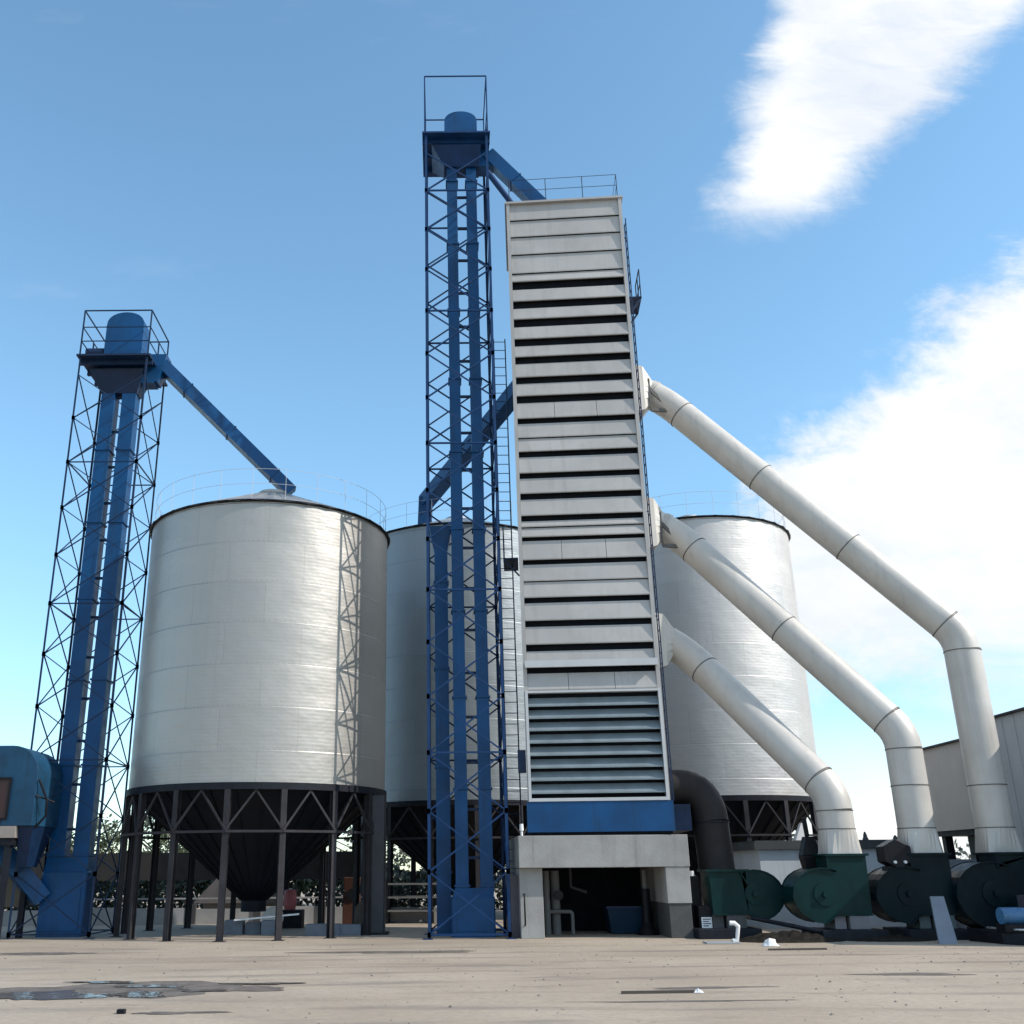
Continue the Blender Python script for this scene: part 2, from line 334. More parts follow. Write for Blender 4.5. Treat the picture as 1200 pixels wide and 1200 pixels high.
# ------------------------------------------------------------ ground and puddles
g = MB(); K = 60; R = 900
def gz(x, y): return 0.0
g.add([(-R, -200, 0), (R, -200, 0), (R, R, 0), (-R, R, 0)], [(0, 1, 2, 3)])
struct(g.build("ground", GROUND))
def water_mat():
    m = bpy.data.materials.new("shallow_water"); m.use_nodes = True; t = m.node_tree; b = t.nodes['Principled BSDF']; q = N(t)
    p = q.n("ShaderNodeNewGeometry").outputs['Position']
    t.links.new(q.mix(q.noise(p, 2, 4), (0.13, 0.12, 0.11, 1), (0.20, 0.185, 0.17, 1)), b.inputs['Base Color'])
    b.inputs['Roughness'].default_value = 0.10; b.inputs['IOR'].default_value = 1.33; b.inputs['Specular IOR Level'].default_value = 0.9
    bp = q.n("ShaderNodeBump"); bp.inputs['Strength'].default_value = 0.5; bp.inputs['Distance'].default_value = 0.02
    t.links.new(q.noise(p, 6, 2), bp.inputs['Height']); t.links.new(bp.outputs[0], b.inputs['Normal'])
    return m
WATER = water_mat()
def puddle(cx, cy, rx, ry, seed, rot_=0.0, z=0.004):
    rnd = random.Random(seed); k = 64; ph = [rnd.uniform(0, 6.28) for _ in range(6)]
    vs = [(cx, cy, z)]
    for i in range(k):
        a = 2 * pi * i / k; w = 1 + 0.24 * sin(2 * a + ph[0]) + 0.18 * sin(3 * a + ph[1]) + 0.12 * sin(5 * a + ph[2]) + 0.07 * sin(9 * a + ph[3]) + 0.05 * sin(14 * a + ph[4])
        x, y = rx * w * cos(a), ry * w * sin(a)
        vs.append((cx + x * cos(rot_) - y * sin(rot_), cy + x * sin(rot_) + y * cos(rot_), z))
    return MB().add(vs, [(0, i + 1, (i + 1) % k + 1) for i in range(k)])
for i, args in enumerate(((-5.75, 15.3, .85, .62, 3, 0.0), (-4.25, 15.35, .42, .30, 5, 0), (-2.75, 16.6, .5, .16, 8, 0), (-4.35, 16.35, .45, .16, 11, 0), (-3.35, 15.7, .26, .09, 14, 0), (-5.2, 17.0, .5, .15, 17, 0))):
    struct(puddle(*args, z=.008 + .001 * i).build("puddle", WATER))
MUD = mat("damp_mud", (0.135, 0.112, 0.095), 0.7, 0, 0.3, 3, 0.5, 20)
for i, args in enumerate(((-5.0, 15.9, 1.55, 1.25, 21, 0.0, 0.002), (3.7, 15.6, 0.8, 0.13, 22, 0.02, 0.002), (3.0, 14.1, 1.3, 0.07, 23, 0.0, 0.002), (8.2, 13.5, 0.9, 0.12, 24, -0.05, 0.002),
             (-1.0, 22.6, 1.5, 0.35, 25, 0.03, 0.002), (-8.4, 23.0, 1.1, 0.3, 26, 0.0, 0.002), (7.3, 17.2, 0.9, 0.16, 27, 0.0, 0.002), (-3.2, 13.4, 0.5, 0.12, 28, 0.0, 0.002), (-3.2, 16.1, 0.8, 0.5, 29, 0.0, 0.002))):
    struct(puddle(*args[:6], z=.002 + .0006 * i).build("mud_patch", MUD))

# ------------------------------------------------------------ silos
def silo(label, X, Y, R, zb, zt, roof_h, M, nleg, off, zn, hz, grp="galvanised hopper-bottom grain silos", rail=True):
    T = thing("grain_silo", label, "silo", (X, Y, 0), 0, grp)
    # wall: lathe with rolled eave
    seg = 144; w = MB(); prof = [(R, zb), (R, zt - 0.02)]
    vs = [(X + r * cos(2 * pi * k / seg), Y + r * sin(2 * pi * k / seg), z) for r, z in prof for k in range(seg)]
    w.add(vs, [(k, (k + 1) % seg, seg + (k + 1) % seg, seg + k) for k in range(seg)], True)
    w.build("wall", M, T)
    st = MB()   # wall stiffener hoops
    for i in range(1, int((zt - zb) / 2.26) + 1):
        z = zb + i * 2.26
        if z > zt - 0.5: break
        st.tube([(X + (R + 0.012) * cos(2 * pi * k / 96), Y + (R + 0.012) * sin(2 * pi * k / 96), z) for k in range(97)], 0.007, 6, caps=False)
    rf = MB(); ns = 36; ap = 0.45
    for k in range(ns):
        a0, a1 = 2 * pi * k / ns, 2 * pi * (k + 1) / ns; am = (a0 + a1) / 2
        RO = R + 0.10
        p = lambda r, a, z: (X + r * cos(a), Y + r * sin(a), z)
        zr = lambda r: zt + roof_h * (1 - r / R)
        rf.add([p(RO, a0, zr(RO) + .03), p(RO, am, zr(RO) - .02), p(RO, a1, zr(RO) + .03), p(ap, a1, zr(ap) + .03), p(ap, am, zr(ap) - .0), p(ap, a0, zr(ap) + .03)],
               [(0, 1, 4, 5), (1, 2, 3, 4)])
    rf.cyl((X, Y), ap + .05, zt + roof_h * (1 - ap / R) - 0.1, zt + roof_h * (1 - ap / R) + 0.08, 20)
    ROOF = rf.build("roof", M, T)
    ev = MB(); ev.tube([(X + (R + 0.03) * cos(2 * pi * k / 96), Y + (R + 0.03) * sin(2 * pi * k / 96), zt - 0.03) for k in range(97)], 0.04, 6, caps=False)
    ev.build("eave_ring", DARK, T)
    if rail:
        rl = MB()
        for hh in (0.5, 0.95):
            rl.tube([(X + (R - .05) * cos(2 * pi * k / 72), Y + (R - .05) * sin(2 * pi * k / 72), zt + hh) for k in range(73)], 0.006, 5, caps=False)
        for k in range(24):
            a = 2 * pi * k / 24; x, y = X + (R - .05) * cos(a), Y + (R - .05) * sin(a); rl.tube([(x, y, zt), (x, y, zt + .95)], 0.007, 5)
        rl.build("guard_rail", TRIM, ROOF)
    rb = MB(); sg = 96
    for rr0, rr1, z0, z1 in ((R - 0.10, R + 0.05, zb - 0.16, zb + 0.012),):
        v = []
        for r, z in ((rr1, z0), (rr1, z1), (rr0, z1), (rr0, z0)): v += [(X + r * cos(2 * pi * k / sg), Y + r * sin(2 * pi * k / sg), z) for k in range(sg)]
        f = []
        for a, b in ((0, 1), (1, 2), (2, 3), (3, 0)): f += [(a * sg + k, a * sg + (k + 1) % sg, b * sg + (k + 1) % sg, b * sg + k) for k in range(sg)]
        rb.add(v, f, False)
    rb.build("ring_beam", DARK, T)
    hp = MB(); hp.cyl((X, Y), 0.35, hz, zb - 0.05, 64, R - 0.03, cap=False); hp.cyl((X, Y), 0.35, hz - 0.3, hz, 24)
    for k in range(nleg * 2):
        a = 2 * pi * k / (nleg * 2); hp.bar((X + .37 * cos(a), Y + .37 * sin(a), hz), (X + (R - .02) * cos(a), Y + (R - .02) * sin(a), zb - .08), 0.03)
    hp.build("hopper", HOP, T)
    br = MB()
    for k in range(nleg):
        a = radians(off) + 2 * pi * k / nleg; c, s_ = cos(a), sin(a); r = R - 0.02
        lg = MB(); x, y = X + r * c, Y + r * s_
        # H-section leg
        t_ = Vector((-s_, c, 0)); n_ = Vector((c, s_, 0)); p0 = Vector((x, y, 0)); h = zb - 0.16
        def plate(ctr, wt, wn):
            vs = [];
            for z in (0.012, h):
                for i, j in ((-1, -1), (1, -1), (1, 1), (-1, 1)): q_ = ctr + t_ * wt / 2 * i + n_ * wn / 2 * j; vs.append((q_.x, q_.y, z))
            lg.add(vs, [(0, 3, 2, 1), (4, 5, 6, 7), (0, 1, 5, 4), (1, 2, 6, 5), (2, 3, 7, 6), (3, 0, 4, 7)])
        plate(p0 + n_ * 0.065, 0.15, 0.014); plate(p0 - n_ * 0.065, 0.15, 0.014); plate(p0, 0.014, 0.116)
        lg.bar((x, y, 0.0), (x, y, 0.012), 0.3, 0.3)
        lg.build("leg", LEG, T)
        a2 = radians(off) + 2 * pi * (k + 1) / nleg; am = (a + a2) / 2
        top = (X + r * cos(am), Y + r * sin(am), zb - 0.17)
        b1 = MB(); b1.bar((x + n_.x * .09, y + n_.y * .09, zn), top, 0.05, 0.05)
        x2, y2 = X + (r + .09) * cos(a2), Y + (r + .09) * sin(a2)
        b1.bar((x2, y2, zn), top, 0.05, 0.05)
        b1.bar((x + n_.x * .09, y + n_.y * .09, zn - .03), (x2, y2, zn - .03), 0.06, 0.06)
        b1.build("brace", LEG, T)
    return T
silo("nearest grain silo, on the left, fed by the long blue chute on its roof", -5.27, 30, 3.62, 3.73, 11.42, 1.63, SILO1, 16, -92.5, 2.58, 0.85)
silo("rear grain silo half hidden behind the tall central elevator tower", 0.72, 38, 3.9, 3.74, 13.35, 1.55, SILO2, 16, -84, 2.6, 0.85)
silo("pale rear grain silo behind the three cream ducts", 9.86, 37.6, 3.62, 3.8, 13.48, 1.2, SILO3, 16, -90, 2.6, 0.85)

# ------------------------------------------------------------ lattice towers
def tower(label, x0, x1, y0, y1, ztop, zrail, ph, m, legw, bw):
    T = thing("lattice_tower", label, "tower", ((x0 + x1) / 2, (y0 + y1) / 2, 0), 0, "lattice towers round the bucket elevators")
    for x, y, ix, iy in ((x0, y0, 1, 1), (x1, y0, -1, 1), (x1, y1, -1, -1), (x0, y1, 1, -1)):
        l = MB(); l.angle((x, y, 0), (x, y, ztop), legw, ix, iy); l.box(x - .12, x + .12, y - .12, y + .12, 0, .015)
        l.build("leg", m, T)
    nP = int(ztop / ph)
    rnd = random.Random(3)
    for (ax, ay), (bx, by) in (((x0, y0), (x1, y0)), ((x1, y0), (x1, y1)), ((x1, y1), (x0, y1)), ((x0, y1), (x0, y0))):
        b = MB(); k = 0.03; cxm, cym = (x0 + x1) / 2, (y0 + y1) / 2
        ax_ = ax + (k if ax < cxm else -k); bx_ = bx + (k if bx < cxm else -k); ay_ = ay + (k if ay < cym else -k); by_ = by + (k if by < cym else -k)
        for i in range(nP):
            z0, z1 = i * ph + .1, (i + 1) * ph + .1
            b.bar((ax_, ay_, z0), (bx_, by_, z1), bw, bw); b.bar((bx_, by_, z0), (ax_, ay_, z1), bw * .9, bw * .9)
            if i % 3 == 0: b.bar((ax_, ay_, z0), (bx_, by_, z0), bw * 1.1)
            for q_ in ((ax_, ay_), (bx_, by_)): b.box(q_[0] - .04, q_[0] + .04, q_[1] - .04, q_[1] + .04, z0 - .06, z0 + .06)
        b.build("bracing", m, T)
    # working platform and hoist frame round the head
    pl = MB(); pl.box(x0 - .08, x1 + .08, y0 - .08, y1 + .08, ztop, ztop + .06)
    for yy in (y0 + .3, (y0 + y1) / 2, y1 - .3): pl.box(x0 - .08, x1 + .08, yy - .05, yy + .05, ztop - .14, ztop)
    pf = pl.build("platform", m, T)
    r = MB()
    for x, y in ((x0, y0), (x1, y0), (x1, y1), (x0, y1), ((x0 + x1) / 2, y1), (x0, (y0 + y1) / 2), (x1, (y0 + y1) / 2)):
        full = (x in (x0, x1)) and (y in (y0, y1))
        r.bar((x, y, ztop + .06), (x, y, zrail if full else ztop + 1.05), 0.04)
    for z in (ztop + .55, ztop + 1.05, zrail):
        w = .035 if z == zrail else .026
        for a, b in (((x0, y0), (x1, y0)), ((x1, y0), (x1, y1)), ((x1, y1), (x0, y1)), ((x0, y1), (x0, y0))):
            if z < zrail and a[1] == y0 and b[1] == y0 and zrail - ztop > 2: continue
            r.bar((*a, z), (*b, z), w)
    r.build("guard_rail", m, pf)
    return T
tower("dark lattice tower at the left, beside the nearest silo", -11.28, -9.14, 28.1, 30.15, 16.9, 18.55, 1.47, NAVY, 0.055, 0.030)
tower("tallest blue lattice tower, between the silos and the slatted dryer", -0.37, 1.66, 26.5, 28.55, 24.0, 26.35, 1.45, BLUEL, 0.075, 0.042)

# ------------------------------------------------------------ bucket elevators
def elevator(label, xa, xb, y, tw, td, zt, zh, boot, motor_side):
    T = thing("bucket_elevator", label, "elevator", ((xa + xb) / 2, y, 0), 0, "blue twin-leg bucket elevators")
    for x in (xa, xb):
        t = MB(); t.box(x - tw / 2, x + tw / 2, y - td / 2, y + td / 2, boot[4], zt)
        for i in range(int((zt - boot[4]) / 2.4) + 1):
            z = boot[4] + .03 + i * 2.4
            if z < zt: t.box(x - tw / 2 - .035, x + tw / 2 + .035, y - td / 2 - .035, y + td / 2 + .035, z, z + .05)
        t.build("trunk", BLUE, T)
    for i in range(int((zt - boot[4]) / 1.2)):
        ti = MB(); z = boot[4] + .7 + i * 1.2; ti.box(xa + tw / 2, xb - tw / 2, y - .05, y + .02, z, z + .07)
        ti.build("tie", NAVY, T)
    x0, x1, y0, y1, zb = boot
    b = MB(); b.bbox(x0, x1, y0, y1, 0.0, zb * 0.82, .03); b.hull((x0 + .03, x1 - .03, y0 + .03, y1 - .03, zb * .82), (xa - tw / 2 - .02, xb + tw / 2 + .02, y - td / 2 - .02, y + td / 2 + .02, zb))
    bo = b.build("boot", BLUE, T)
    b = MB(); b.box(x0 + .12, x1 - .12, y0 - .02, y0 - .003, .15, zb * .62); b.build("access_door", BLUE, bo)
    c = (xa + xb) / 2; hw = (xb - xa) / 2 + tw / 2 + .06
    prof = [(c - hw, zt - .2), (c + hw, zt - .2)]; zc = zh - hw * .8
    for k in range(0, 13): a = pi * k / 12; prof.append((c + hw * cos(a) * (1.0), zc + hw * .8 * sin(a) ** .8))
    h = MB(); h.prism(prof, y - td / 2 - .08, y + td / 2 + .08)
    hd = h.build("head", BLUE, T)
    f = MB()
    f.hull((c + hw - .1, c + hw + .5, y - .25, y + .25, zt - .7), (c + hw - .1, c + hw + .3, y - .28, y + .28, zt + .35))
    f.build("discharge_hood", BLUE, hd)
    m = MB(); s_ = motor_side
    m.tube([(c - hw - .05, y - .1, zt + .45), (c - hw - .62, y - .1, zt + .45)], .17, 14); m.box(c - hw - .65, c - hw, y - .3, y + .15, zt + .1, zt + .26)
    m.build("motor", NAVY, T)
    return T
E1 = elevator("left blue bucket elevator inside the dark lattice tower", -10.52, -9.86, 29.1, .43, .46, 17.05, 18.9, (-10.80, -9.58, 28.75, 29.5, 2.0), -1)
E2 = elevator("tall blue bucket elevator standing right beside the slatted dryer", 0.50, 1.13, 27.5, .33, .40, 24.05, 25.55, (0.22, 1.32, 27.15, 27.95, 1.15), -1)
def chute(a, b, w, parent, m=BLUE, name="chute"):
    c = MB(); c.bar(a, b, w, w * .9)
    a = Vector(a); b = Vector(b); d = (b - a).normalized(); L = (b - a).length; k = 1.4
    while k < L: c.bar(a + d * (k - .02), a + d * (k + .02), w + .05, w * .9 + .05); k += 2.0
    return c.build(name, m, parent)
ch1 = chute((-9.1, 29.1, 17.25), (-4.72, 30.0, 12.98), .42, E1)
b = MB(); b.hull((-9.5, -9.0, 28.85, 29.35, 16.4), (-9.55, -8.75, 28.8, 29.4, 17.35)); b.build("chute_hopper", BLUE, E1)
chute((1.72, 27.4, 23.85), (3.66, 27.2, 21.34), .46, E2)
b = MB(); b.tube([(1.66, 27.0, 22.9), (2.62, 27.0, 21.32)], .09, 10); b.build("brace_pipe", BLUEL, E2)
# flared gusset skirt under the left platform is part of the elevator head frame
g_ = MB(); g_.hull((-10.76, -9.62, 28.86, 29.34, 16.0), (-11.15, -9.4, 28.6, 29.6, 16.74)); g_.build("head_support", NAVY, E1)
g_ = MB(); g_.hull((0.25, 1.4, 27.2, 27.8, 23.3), (-.15, 1.45, 26.8, 28.2, 23.85)); g_.build("head_support", BLUEL, E2)

def ladder(label, x, y, z0, z1, m, w=.42, cage=True, facing=-1):
    T = thing("ladder", label, "ladder", (x, y, z0))
    r = MB()
    for s_ in (-1, 1): r.bar((x + s_ * w / 2, y, z0), (x + s_ * w / 2, y, z1), .035)
    r.build("rail", m, T)
    z = z0 + .3
    while z < z1:
        g = MB(); g.tube([(x - w / 2, y, z), (x + w / 2, y, z)], .012, 6); g.build("rung", m, T); z += .3
    if cage:
        c = MB(); z = z0 + 2.3; R_ = .34
        while z < z1:
            c.tube([(x + R_ * cos(a_), y + facing * R_ * .9 + facing * -R_ * sin(a_) * 0 + facing * R_ * sin(a_), z) for a_ in [pi * k / 8 for k in range(9)]], .012, 5); z += .9
        for a_ in (.2 * pi, .5 * pi, .8 * pi):
            px, py = x + R_ * cos(a_), y + facing * R_ * .9 + facing * R_ * sin(a_); c.tube([(px, py, z0 + 2.3), (px, py, z1)], .010, 5)
        c.build("cage", m, T)
    return T
ladder("thin dark ladder up the gap between tall blue tower and dryer", 1.95, 28.3, 0.0, 17.5, NAVY, .36, False)

# overflow spout from dryer to rear silo, crossing the tower
T = thing("overflow_spout", "dark blue diagonal spout crossing the tall tower towards the rear silo", "spout", (-.55, 35.3, 13.6))
s = MB(); s.bar((2.9, 30.0, 16.9), (-.50, 35.2, 14.55), .50, .46); s.build("pipe", BLUE, T)
s = MB(); s.bar((-.50, 35.2, 14.70), (-.55, 35.35, 13.55), .52, .5); s.build("elbow", BLUE, T)
T['label'] = "dark blue diagonal spout crossing behind the tall tower down to the rear silo roof"
# blue down-pipe cladding beside the trunks of the tall elevator
T = thing("down_pipe", "blue square down-pipe left of the tall elevator's two trunks", "pipe", (0.0, 28.2, 0))
s = MB(); s.box(-.16, .22, 28.0, 28.4, 0, 10.4)
for z in (1.5, 4.2, 6.9, 9.4): s.box(-.19, .25, 27.97, 28.43, z, z + .06)
s.build("pipe", BLUE, T)
s = MB(); s.hull((-.16, .22, 28.0, 28.4, 10.4), (-.3, .36, 27.9, 28.48, 11.1)); s.build("funnel", BLUE, T)

# ------------------------------------------------------------ dryer
RZ = math.atan2(26.22 - 26.5, 5.75 - 2.18)
D = thing("grain_dryer", "tall grey slatted grain dryer tower on a concrete portal", "dryer", (2.18, 26.5, 2.4), RZ)
Wd, Dp = 3.57, 3.7
def zl(z): return z - 2.4
c = MB(); c.box(0.02, Wd - .02, .17, Dp, zl(3.2), zl(21.22)); c.build("casing", CLAD, D, True)
c = MB(); c.box(0.10, Wd - .10, .135, .168, zl(3.2), zl(21.2)); c.build("slot_shade", VOID, D, True)  # dark sheet added for the shade deep in the slots
for a in (0.0, Wd - .10):
    c = MB(); c.box(a, a + .10, -.03, .169, zl(3.2), zl(21.26)); c.build("corner_trim", CLAD, D, True)
rows = [21.26, 's20.66', 's20.05', 's19.41', 's18.74', (18.44, 18.14), (17.76, 17.49), (17.14, 16.85), (16.47, 16.21), (15.87, 15.62), (15.2, 14.97), (14.59, 14.34), (13.87, 13.69),
        's13.26', (12.83, 12.64), (12.17, 11.99), (11.55, 11.35), (10.89, 10.71), 's10.55', (10.26, 10.14), (9.6, 9.45), 's8.99', (8.53, 8.36), (7.89, 7.70), (7.24, 7.03), (6.62, 6.44), (6.02, 6.01)]
top = rows[0]
DUSTY = CLAD
for r in rows[1:]:
    if isinstance(r, str): z = float(r[1:]); lo, nxt = z + .010, z - .010
    else: lo, nxt = r; nxt += (lo - nxt) * .18 if lo - nxt > .05 else 0
    c = MB(); y_t, y_b = .05, -.03
    if isinstance(r, str): y_b = .0
    k = top - lo
    x0, x1 = .102, Wd - .102
    vert = (abs(top - 13.69) < .01 and False) or abs(lo - 13.87) < .01 or abs(lo - 9.6) < .01 or abs(lo - 6.02) < .01
    cuts = [x0, x0 + (x1 - x0) * .32, x0 + (x1 - x0) * .68, x1] if vert else [x0, x1]
    for i in range(len(cuts) - 1):
        a0, a1 = cuts[i] + (.006 if i else 0), cuts[i + 1] - (.006 if i < len(cuts) - 2 else 0)
        yb2 = y_b if k < 1 else 0
        c.add([(a0, y_t, zl(top)), (a1, y_t, zl(top)), (a1, y_b, zl(lo) + .03), (a0, y_b, zl(lo) + .03), (a0, y_b + .005, zl(lo)), (a1, y_b + .005, zl(lo)),
               (a0, .075, zl(top) - .0), (a1, .075, zl(top) - .0), (a0, .02, zl(lo)), (a1, .02, zl(lo))],
              [(3, 2, 1, 0), (4, 5, 2, 3), (0, 1, 7, 6), (8, 9, 5, 4), (6, 7, 9, 8), (0, 6, 8, 4, 3), (1, 2, 5, 9, 7)])
    c.build("cladding_panel", CLAD, D, True)
    top = nxt
c = MB(); c.box(.05, Wd - .05, -.16, .06, zl(6.63), zl(6.72)); c.box(.05, Wd - .05, -.17, -.145, zl(6.60), zl(6.78)); c.build("drip_ledge", TRIM, D, True)
# lower louvre with pale frame
c = MB(); z0, z1 = zl(3.2), zl(6.01)
c.box(.03, .10, -.10, -.032, z0, z1); c.box(Wd - .10, Wd - .03, -.10, -.032, z0, z1); c.box(.101, Wd - .101, -.10, .1, z1 - .07, z1 - .012); c.box(.101, Wd - .101, -.10, .1, z0, z0 + .08)
c.build("louvre_frame", TRIM, D, True)
for i in range(8):
    z = z0 + .20 + i * (z1 - z0 - .30) / 8
    c = MB(); a0, a1 = .103, Wd - .103
    c.add([(a0, -.07, z), (a1, -.07, z), (a1, .10, z + .235), (a0, .10, z + .235), (a0, -.05, z - .01), (a1, -.05, z - .01), (a1, .12, z + .225), (a0, .12, z + .225)],
          [(0, 1, 2, 3), (7, 6, 5, 4), (0, 4, 5, 1), (3, 2, 6, 7), (0, 3, 7, 4), (1, 5, 6, 2)])
    c.box(a0, a1, -.075, -.055, z - .012, z + .02)
    c.build("louvre_slat", SLAT, D, True)
c = MB(); c.box(-.03, Wd + .06, -.08, Dp + .05, zl(2.46), zl(3.19)); c.build("blue_base", BLUE, D, True)
c = MB(); c.box(Wd + .062, Wd + .62, .9, Dp - .1, zl(2.5), zl(3.15)); c.build("side_plenum", NAVY, D, True)
c = MB(); c.box(0, Wd, -.02, Dp, zl(2.402), zl(2.459)); c.build("gap_shade", VOID, D, True)  # dark strip painting the shaded gap below the base
c = MB(); c.box(-.05, Wd + .05, -.06, Dp + .04, zl(21.262), zl(21.33)); rfp = c.build("roof", CLAD, D, True)
c = MB()
for x in (.1, 1.25, 2.4, Wd - .1):
    c.bar((x, .05, zl(21.33)), (x, .05, zl(22.2)), .022); c.bar((x, Dp - .1, zl(21.33)), (x, Dp - .1, zl(22.2)), .022)
for z in (21.8, 22.2):
    c.bar((.1, .05, zl(z)), (Wd - .1, .05, zl(z)), .012); c.bar((.1, Dp - .1, zl(z)), (Wd - .1, Dp - .1, zl(z)), .012); c.bar((Wd - .1, .05, zl(z)), (Wd - .1, Dp - .1, zl(z)), .012)
c.build("guard_rail", LEG, rfp, True)
# side ladder + little service platform with brackets
c = MB()
for yy in (.12, .46): c.bar((Wd + .10, yy, zl(3.2)), (Wd + .10, yy, zl(20.6)), .03)
z = 3.4
while z < 20.6: c.bar((Wd + .10, .12, zl(z)), (Wd + .10, .46, zl(z)), .018); z += .3
for z in (5, 8, 11, 14, 17, 20): c.bar((Wd, .29, zl(z)), (Wd + .10, .29, zl(z)), .03)
c.build("side_ladder", NAVY, D, True)
c = MB(); c.box(Wd + .02, Wd + .45, .5, 1.5, zl(18.0), zl(18.04)); c.bar((Wd, .55, zl(17.4)), (Wd + .43, .55, zl(18.0)), .05); c.bar((Wd, 1.45, zl(17.4)), (Wd + .43, 1.45, zl(18.0)), .05)
for yy in (.52, 1.0, 1.48): c.bar((Wd + .43, yy, zl(18.04)), (Wd + .43, yy, zl(19.0)), .03)
c.bar((Wd + .43, .52, zl(19.0)), (Wd + .43, 1.48, zl(19.0)), .03); c.bar((Wd + .43, .52, zl(18.5)), (Wd + .43, 1.48, zl(18.5)), .025)
c.build("service_platform", NAVY, D, True)
c = MB(); c.box(-.22, -.01, .05, .4, zl(3.95), zl(4.5)); c.build("junction_box", NAVY, D, True)
c = MB(); c.box(-.45, -.02, 1.2, 2.4, zl(10.0), zl(10.05)); 
for yy in (1.2, 2.4): c.bar((-.43, yy, zl(10.05)), (-.43, yy, zl(11.0)), .03)
c.bar((-.43, 1.2, zl(11)), (-.43, 2.4, zl(11)), .03); c.bar((-.43, 1.2, zl(10.0)), (0, 1.2, zl(9.5)), .04)
c.build("side_platform", NAVY, D, True)

# concrete portal below the dryer
Pt = thing("concrete_portal", "grey concrete portal frame carrying the slatted dryer", "frame", (4.0, 28.2, 0))
c = MB(); c.box(1.90, 2.47, 26.45, 30.1, 0, 1.618); c.build("column", CONC, Pt, bevel=.012)
c = MB(); c.box(5.47, 6.06, 26.2, 30.1, .78, 1.618); cc = c.build("column", CONC, Pt, bevel=.012)
c = MB(); c.box(5.50, 6.04, 26.23, 30.1, 0, .778); c.build("plinth", CONCD, cc, bevel=.01)
c = MB(); c.box(1.88, 6.08, 26.18, 30.12, 1.62, 2.375); c.build("beam", CONC, Pt, bevel=.012)
c = MB(); c.box(2.475, 5.465, 29.6, 29.8, 0.0, 1.617); c.build("portal_shade", VOID, Pt)  # dark panel added for the shade inside the opening
c = MB(); c.box(1.70, 1.898, 26.9, 29.5, 0, 1.45)
tag(c.build("switch_cabinet", mat("grey_mauve_paint", (.075, .07, .085), .5)), "narrow grey-mauve cabinet against left side of concrete portal", "cabinet")
c = MB(); c.tube([(1.86, 26.40, .30), (1.86, 26.30, .34), (1.86, 26.30, .98), (1.86, 26.40, 1.02)], .02, 8, smooth=True); c.v = [v + Vector((.14, .05, 0)) for v in c.v]
c.build("handle", BLACK, Pt)
# equipment inside the portal
T = thing("blue_bin", "blue bin standing on the ground inside the concrete portal", "bin", (4.75, 28.3, 0))
c = MB(); c.hull((4.35, 5.1, 28.0, 28.7, 0.02), (4.25, 5.2, 27.9, 28.8, .62)); c.build("body", mat("bin_blue", (.006, .025, .055), .5, spec=.2), T)
c = MB(); c.box(4.22, 5.23, 27.87, 28.83, .621, .67); c.build("rim", NAVY, T)
T = thing("pipe_manifold", "grey pipework with pale valves inside the portal's left side", "pipework", (2.9, 28.2, 0))
c = MB(); c.tube([(2.7, 28.0, 0.0), (2.7, 28.0, 1.55)], .09, 12); c.tube([(2.95, 28.2, 0.0), (2.95, 28.2, 1.55)], .12, 12); c.tube([(2.7, 28, .55), (3.3, 28, .55), (3.35, 28, .5), (3.35, 28, 0)], .05, 10); c.build("pipes", GREYW, T)
c = MB(); c.tube([(3.3, 27.6, 1.5), (3.3, 27.6, 1.15), (3.7, 27.6, 1.02)], .04, 8); c.bar((3.3, 27.6, 1.5), (3.3, 27.6, 1.617), .05); c.build("lever", LEG, T)
c = MB(); c.tube([(3.0, 27.9, .95), (3.0, 27.8, .95)], .12, 14); c.build("valve", LEG, T)
T = thing("drive_unit", "black drive unit with cone base just inside the portal's right column", "machine", (5.2, 28.0, 0))
c = MB(); c.cyl((5.2, 27.6), .28, 0, .28, 16, .12); c.cyl((5.2, 27.6), .12, .28, 1.1, 12); c.build("body", BLACK, T)
c = MB(); c.tube([(5.2, 27.6, 1.1), (5.2, 27.6, 1.55)], .06, 10); c.build("shaft", GREYW, T)
T = thing("bollard_lamp", "small white lamp standing on the portal's top left corner", "lamp", (1.96, 26.3, 2.376))
c = MB(); c.cyl((1.98, 26.28), .03, 2.376, 2.5, 10); c.build("stem", RAG, T)
c = MB(); c.cyl((1.98, 26.28), .055, 2.5, 2.66, 12, .045); c.build("lamp_glass", RAG, T)

